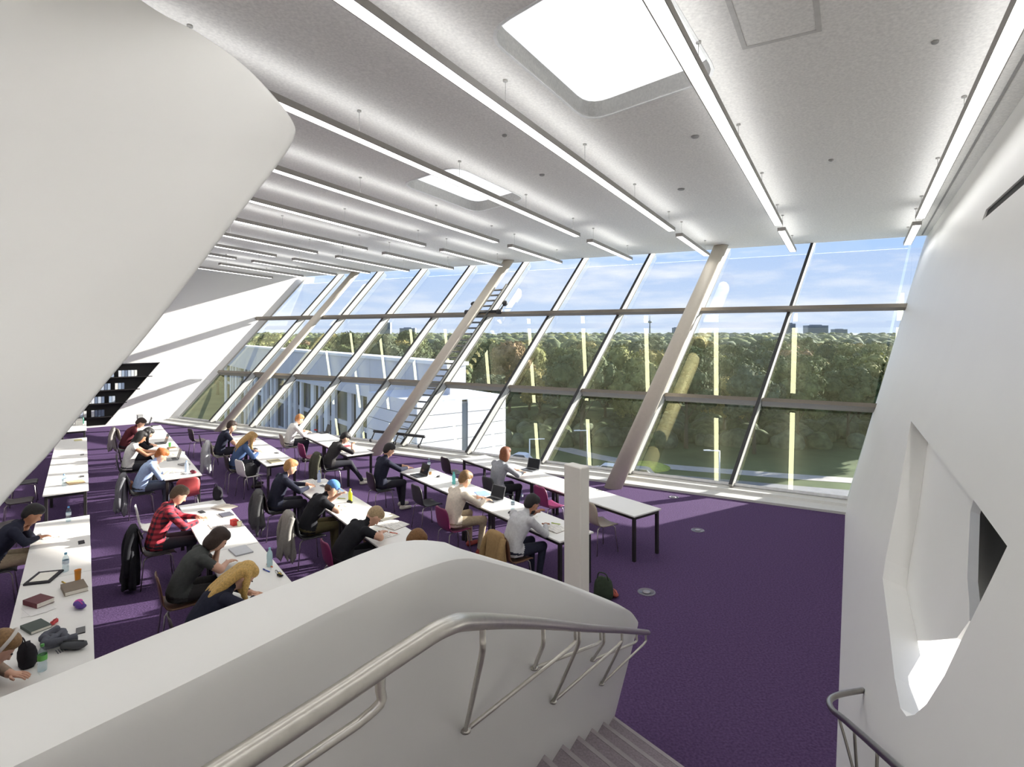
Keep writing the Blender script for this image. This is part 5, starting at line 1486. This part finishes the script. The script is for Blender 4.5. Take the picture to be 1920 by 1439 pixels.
pen(7.34, 1.78, 0.3, 'blue pen beside the pale blue bottle', col=(60, 90, 190))
pen(7.47, 1.85, 0.25, 'orange pen beside the pale blue bottle', col=(232, 120, 70))
glasses(7.16, 1.87, 0.3, 'folded dark spectacles near the parapet')
pouch(7.08, 1.87, 0.3, 'black and yellow tape measure by the parapet', col=(40, 40, 40), col2=(230, 200, 50), sc=0.5)
laptop(15.09, 1.62, 0, 'open grey laptop before the red-haired person')
book(14.32, 1.77, 0.3, 'grey ring binder between papers past the aisle', col=(140, 140, 140), th=0.02)
pouch(13.34, 1.81, 0.2, 'dark red pencil case at the aisle end', col=(120, 40, 56))
bottle(13.58, 1.72, 0, 'pale blue bottle past the aisle in the second row', cap=(150, 190, 230), body=(200, 222, 240))
glasses(13.37, 1.62, 0.4, 'folded spectacles at the aisle end of the second row')
paper(13.79, 1.44, 0.1, 'white sheets at the aisle end of the second row')
paper(15.79, 1.84, -0.2, 'yellowish sheets in the second row', col=(232, 232, 200))
cup(16.82, 1.76, 0, 'green cup among papers in the second row', col=(110, 190, 100), h=0.10)
laptop(17.45, 1.61, 0.05, 'open dark laptop before the white-topped person')
book(16.48, 1.77, 0.1, 'tan book among papers in the second row', col=(190, 150, 110), th=0.03)
paper(18.83, 1.57, 0.1, 'white sheets before the black-topped person')
book(19.37, 1.56, 0.2, 'brown book before the black-topped person', col=(150, 110, 84), th=0.03)
laptop(21.27, 1.55, 0, 'open laptop before the dark red sweater person')
book(20.73, 1.77, 0.1, 'dark case on the far table end by the wall', col=(60, 60, 64), th=0.03)
box(22.82, 1.52, 0.1, 'grey carton at the far end by the wall', col=(170, 170, 168), sc=0.8)
laptop(16.31, 3.37, 0, 'open laptop before the dark T-shirt man')
book(15.19, 3.38, 0.05, 'black tablet before the blonde person in blue', col=(48, 48, 52), th=0.012)
glasses(14.77, 3.26, 0.2, 'folded spectacles before the blonde person in blue')
phone(14.38, 3.72, 0.1, 'dark phone near the far edge of the middle row')
book(13.45, 3.44, 0.05, 'long olive folder at the aisle end of the middle row', col=(150, 142, 112), th=0.02, ln=0.36)
paper(14.16, 3.42, 0.1, 'white sheets at the aisle end of the middle row')
paper(11.14, 3.49, 0.1, 'white open newspaper before the navy sweater person', big=1.6)
bottle(11.07, 3.65, 0, 'blue-tinted water bottle before the navy sweater person', cap=(120, 150, 220), body=(190, 204, 236))
phone(10.75, 3.62, 0.2, 'black phone beside the blue-tinted bottle')
bottle(9.46, 3.65, 0, 'bright yellow-green bottle before the blue cap man', body=(206, 214, 40), cap=(206, 214, 40))
pouch(9.41, 3.62, 0.2, 'black pouch at the foot of the yellow-green bottle', col=(40, 40, 36), sc=0.7)
open_book(9.29, 3.48, 0.1, 'open book in front of the blue cap man')
pen(9.74, 3.6, 0.8, 'lime pen beside the yellow-green bottle', col=(196, 206, 60))
open_book(8.39, 3.78, 0.2, 'thick open book at the head of the bent man', col=(226, 220, 200), big=1.2)
open_book(7.96, 3.72, 0.35, 'flat open book spread toward the parapet', big=1.25)
paper(7.73, 3.45, 0.1, 'large white sheets under the arm of the bent man', big=1.3)
pen(7.61, 3.58, 0.5, 'orange pen lying on the open book spread', col=(230, 90, 50))
laptop(10.36, 5.42, 0, 'open dark laptop before the dark sweater man')
bottle(10.75, 5.87, 0, 'clear tall bottle beside the dark sweater laptop', cap=(180, 210, 214))
cup(10.33, 5.67, 0, 'small brown pot beside the dark sweater laptop', col=(196, 150, 96), h=0.05)
mouse(10.04, 5.7, 0.1, 'dark computer mouse on the white table')
bottle(9.4, 5.67, 0, 'turquoise water bottle in the row before the glass', body=(120, 214, 210), cap=(60, 200, 190))
paper(9.44, 5.82, 0.1, 'white sheets beside the turquoise bottle')
laptop(8.11, 5.66, 0.15, 'open grey laptop before the cream shirt man')
paper(8.53, 5.75, -0.2, 'blue printed brochure before the cream shirt man', col=(150, 176, 232))
bottle(7.42, 5.59, 0, 'slim clear bottle between cream and grey shirt men', cap=(160, 160, 164))
mouse(7.35, 5.49, 0.2, 'small dark mouse beside the slim clear bottle')
paper(7.08, 5.59, 0.1, 'white papers before the grey shirt man')
pouch(7.04, 5.35, 0.8, 'white earphone case by the grey shirt man', col=(230, 228, 226), sc=0.5)
pen(6.51, 5.72, 0.5, 'lime highlighter at the elbow of the grey shirt man', col=(190, 210, 60))
open_book(6.37, 5.56, 0.1, 'open notebook before the grey shirt man')
book(6.03, 5.86, 0.1, 'small orange note pad at the table end behind the post', col=(230, 180, 140), th=0.008, ln=0.12)
laptop(16.46, 5.55, 0, 'open laptop before the white shirt man')
pouch(16.97, 5.49, 0.2, 'red pouch before the white shirt man', col=(200, 60, 64), sc=0.7)
paper(15.99, 5.07, 0.1, 'white sheets before the white shirt man')
book(14.1, 5.37, 0.1, 'red-edged book before the dark grey shirt man', col=(190, 90, 96), th=0.02)
open_book(13.71, 5.13, 0.2, 'open cream book before the dark grey shirt man', col=(236, 226, 196))
paper(13.68, 5.49, 0.2, 'white and grey leaflets at the near table end by the ladder', col=(214, 220, 226))
laptop(9.39, 7.52, 0.25, 'open black laptop before the grey cardigan person')
paper(10.06, 7.2, 0.1, 'loose white sheets beside the grey cardigan person', big=1.2)
paper(8.61, 7.4, 0.1, 'white sheet beside the black laptop')
glasses(7.38, 7.54, 0.3, 'dark spectacles on the empty white table')
bottle(9.73, 7.57, 0, 'clear water bottle standing on the carpet by the table leg', cap=(190, 210, 240), z0=-0.74)
bag(5.5, 5.7, 0.4, 'dark green bag on the carpet at the foot of the white post', col=(62, 72, 58), z0=-0.74, sc=0.8)
pouch(5.47, 5.87, -0.5, 'rust red umbrella pouch beside the dark green bag', col=(170, 84, 70), z0=-0.74, sc=1.2)
bag(14.78, 1.51, 0.1, 'dark backpack on the carpet beneath the coral chair table', col=(52, 48, 60), z0=-0.74)
bag(10.5, 3.05, 0.2, 'white and lime plastic bag on the carpet beside the grey jacket', col=(222, 226, 200), z0=-0.74, sc=0.5)
bag(15.35, 0.9, 0.2, 'brown leather bag on the carpet behind the second row', col=(96, 62, 48), z0=-0.74, sc=0.7)
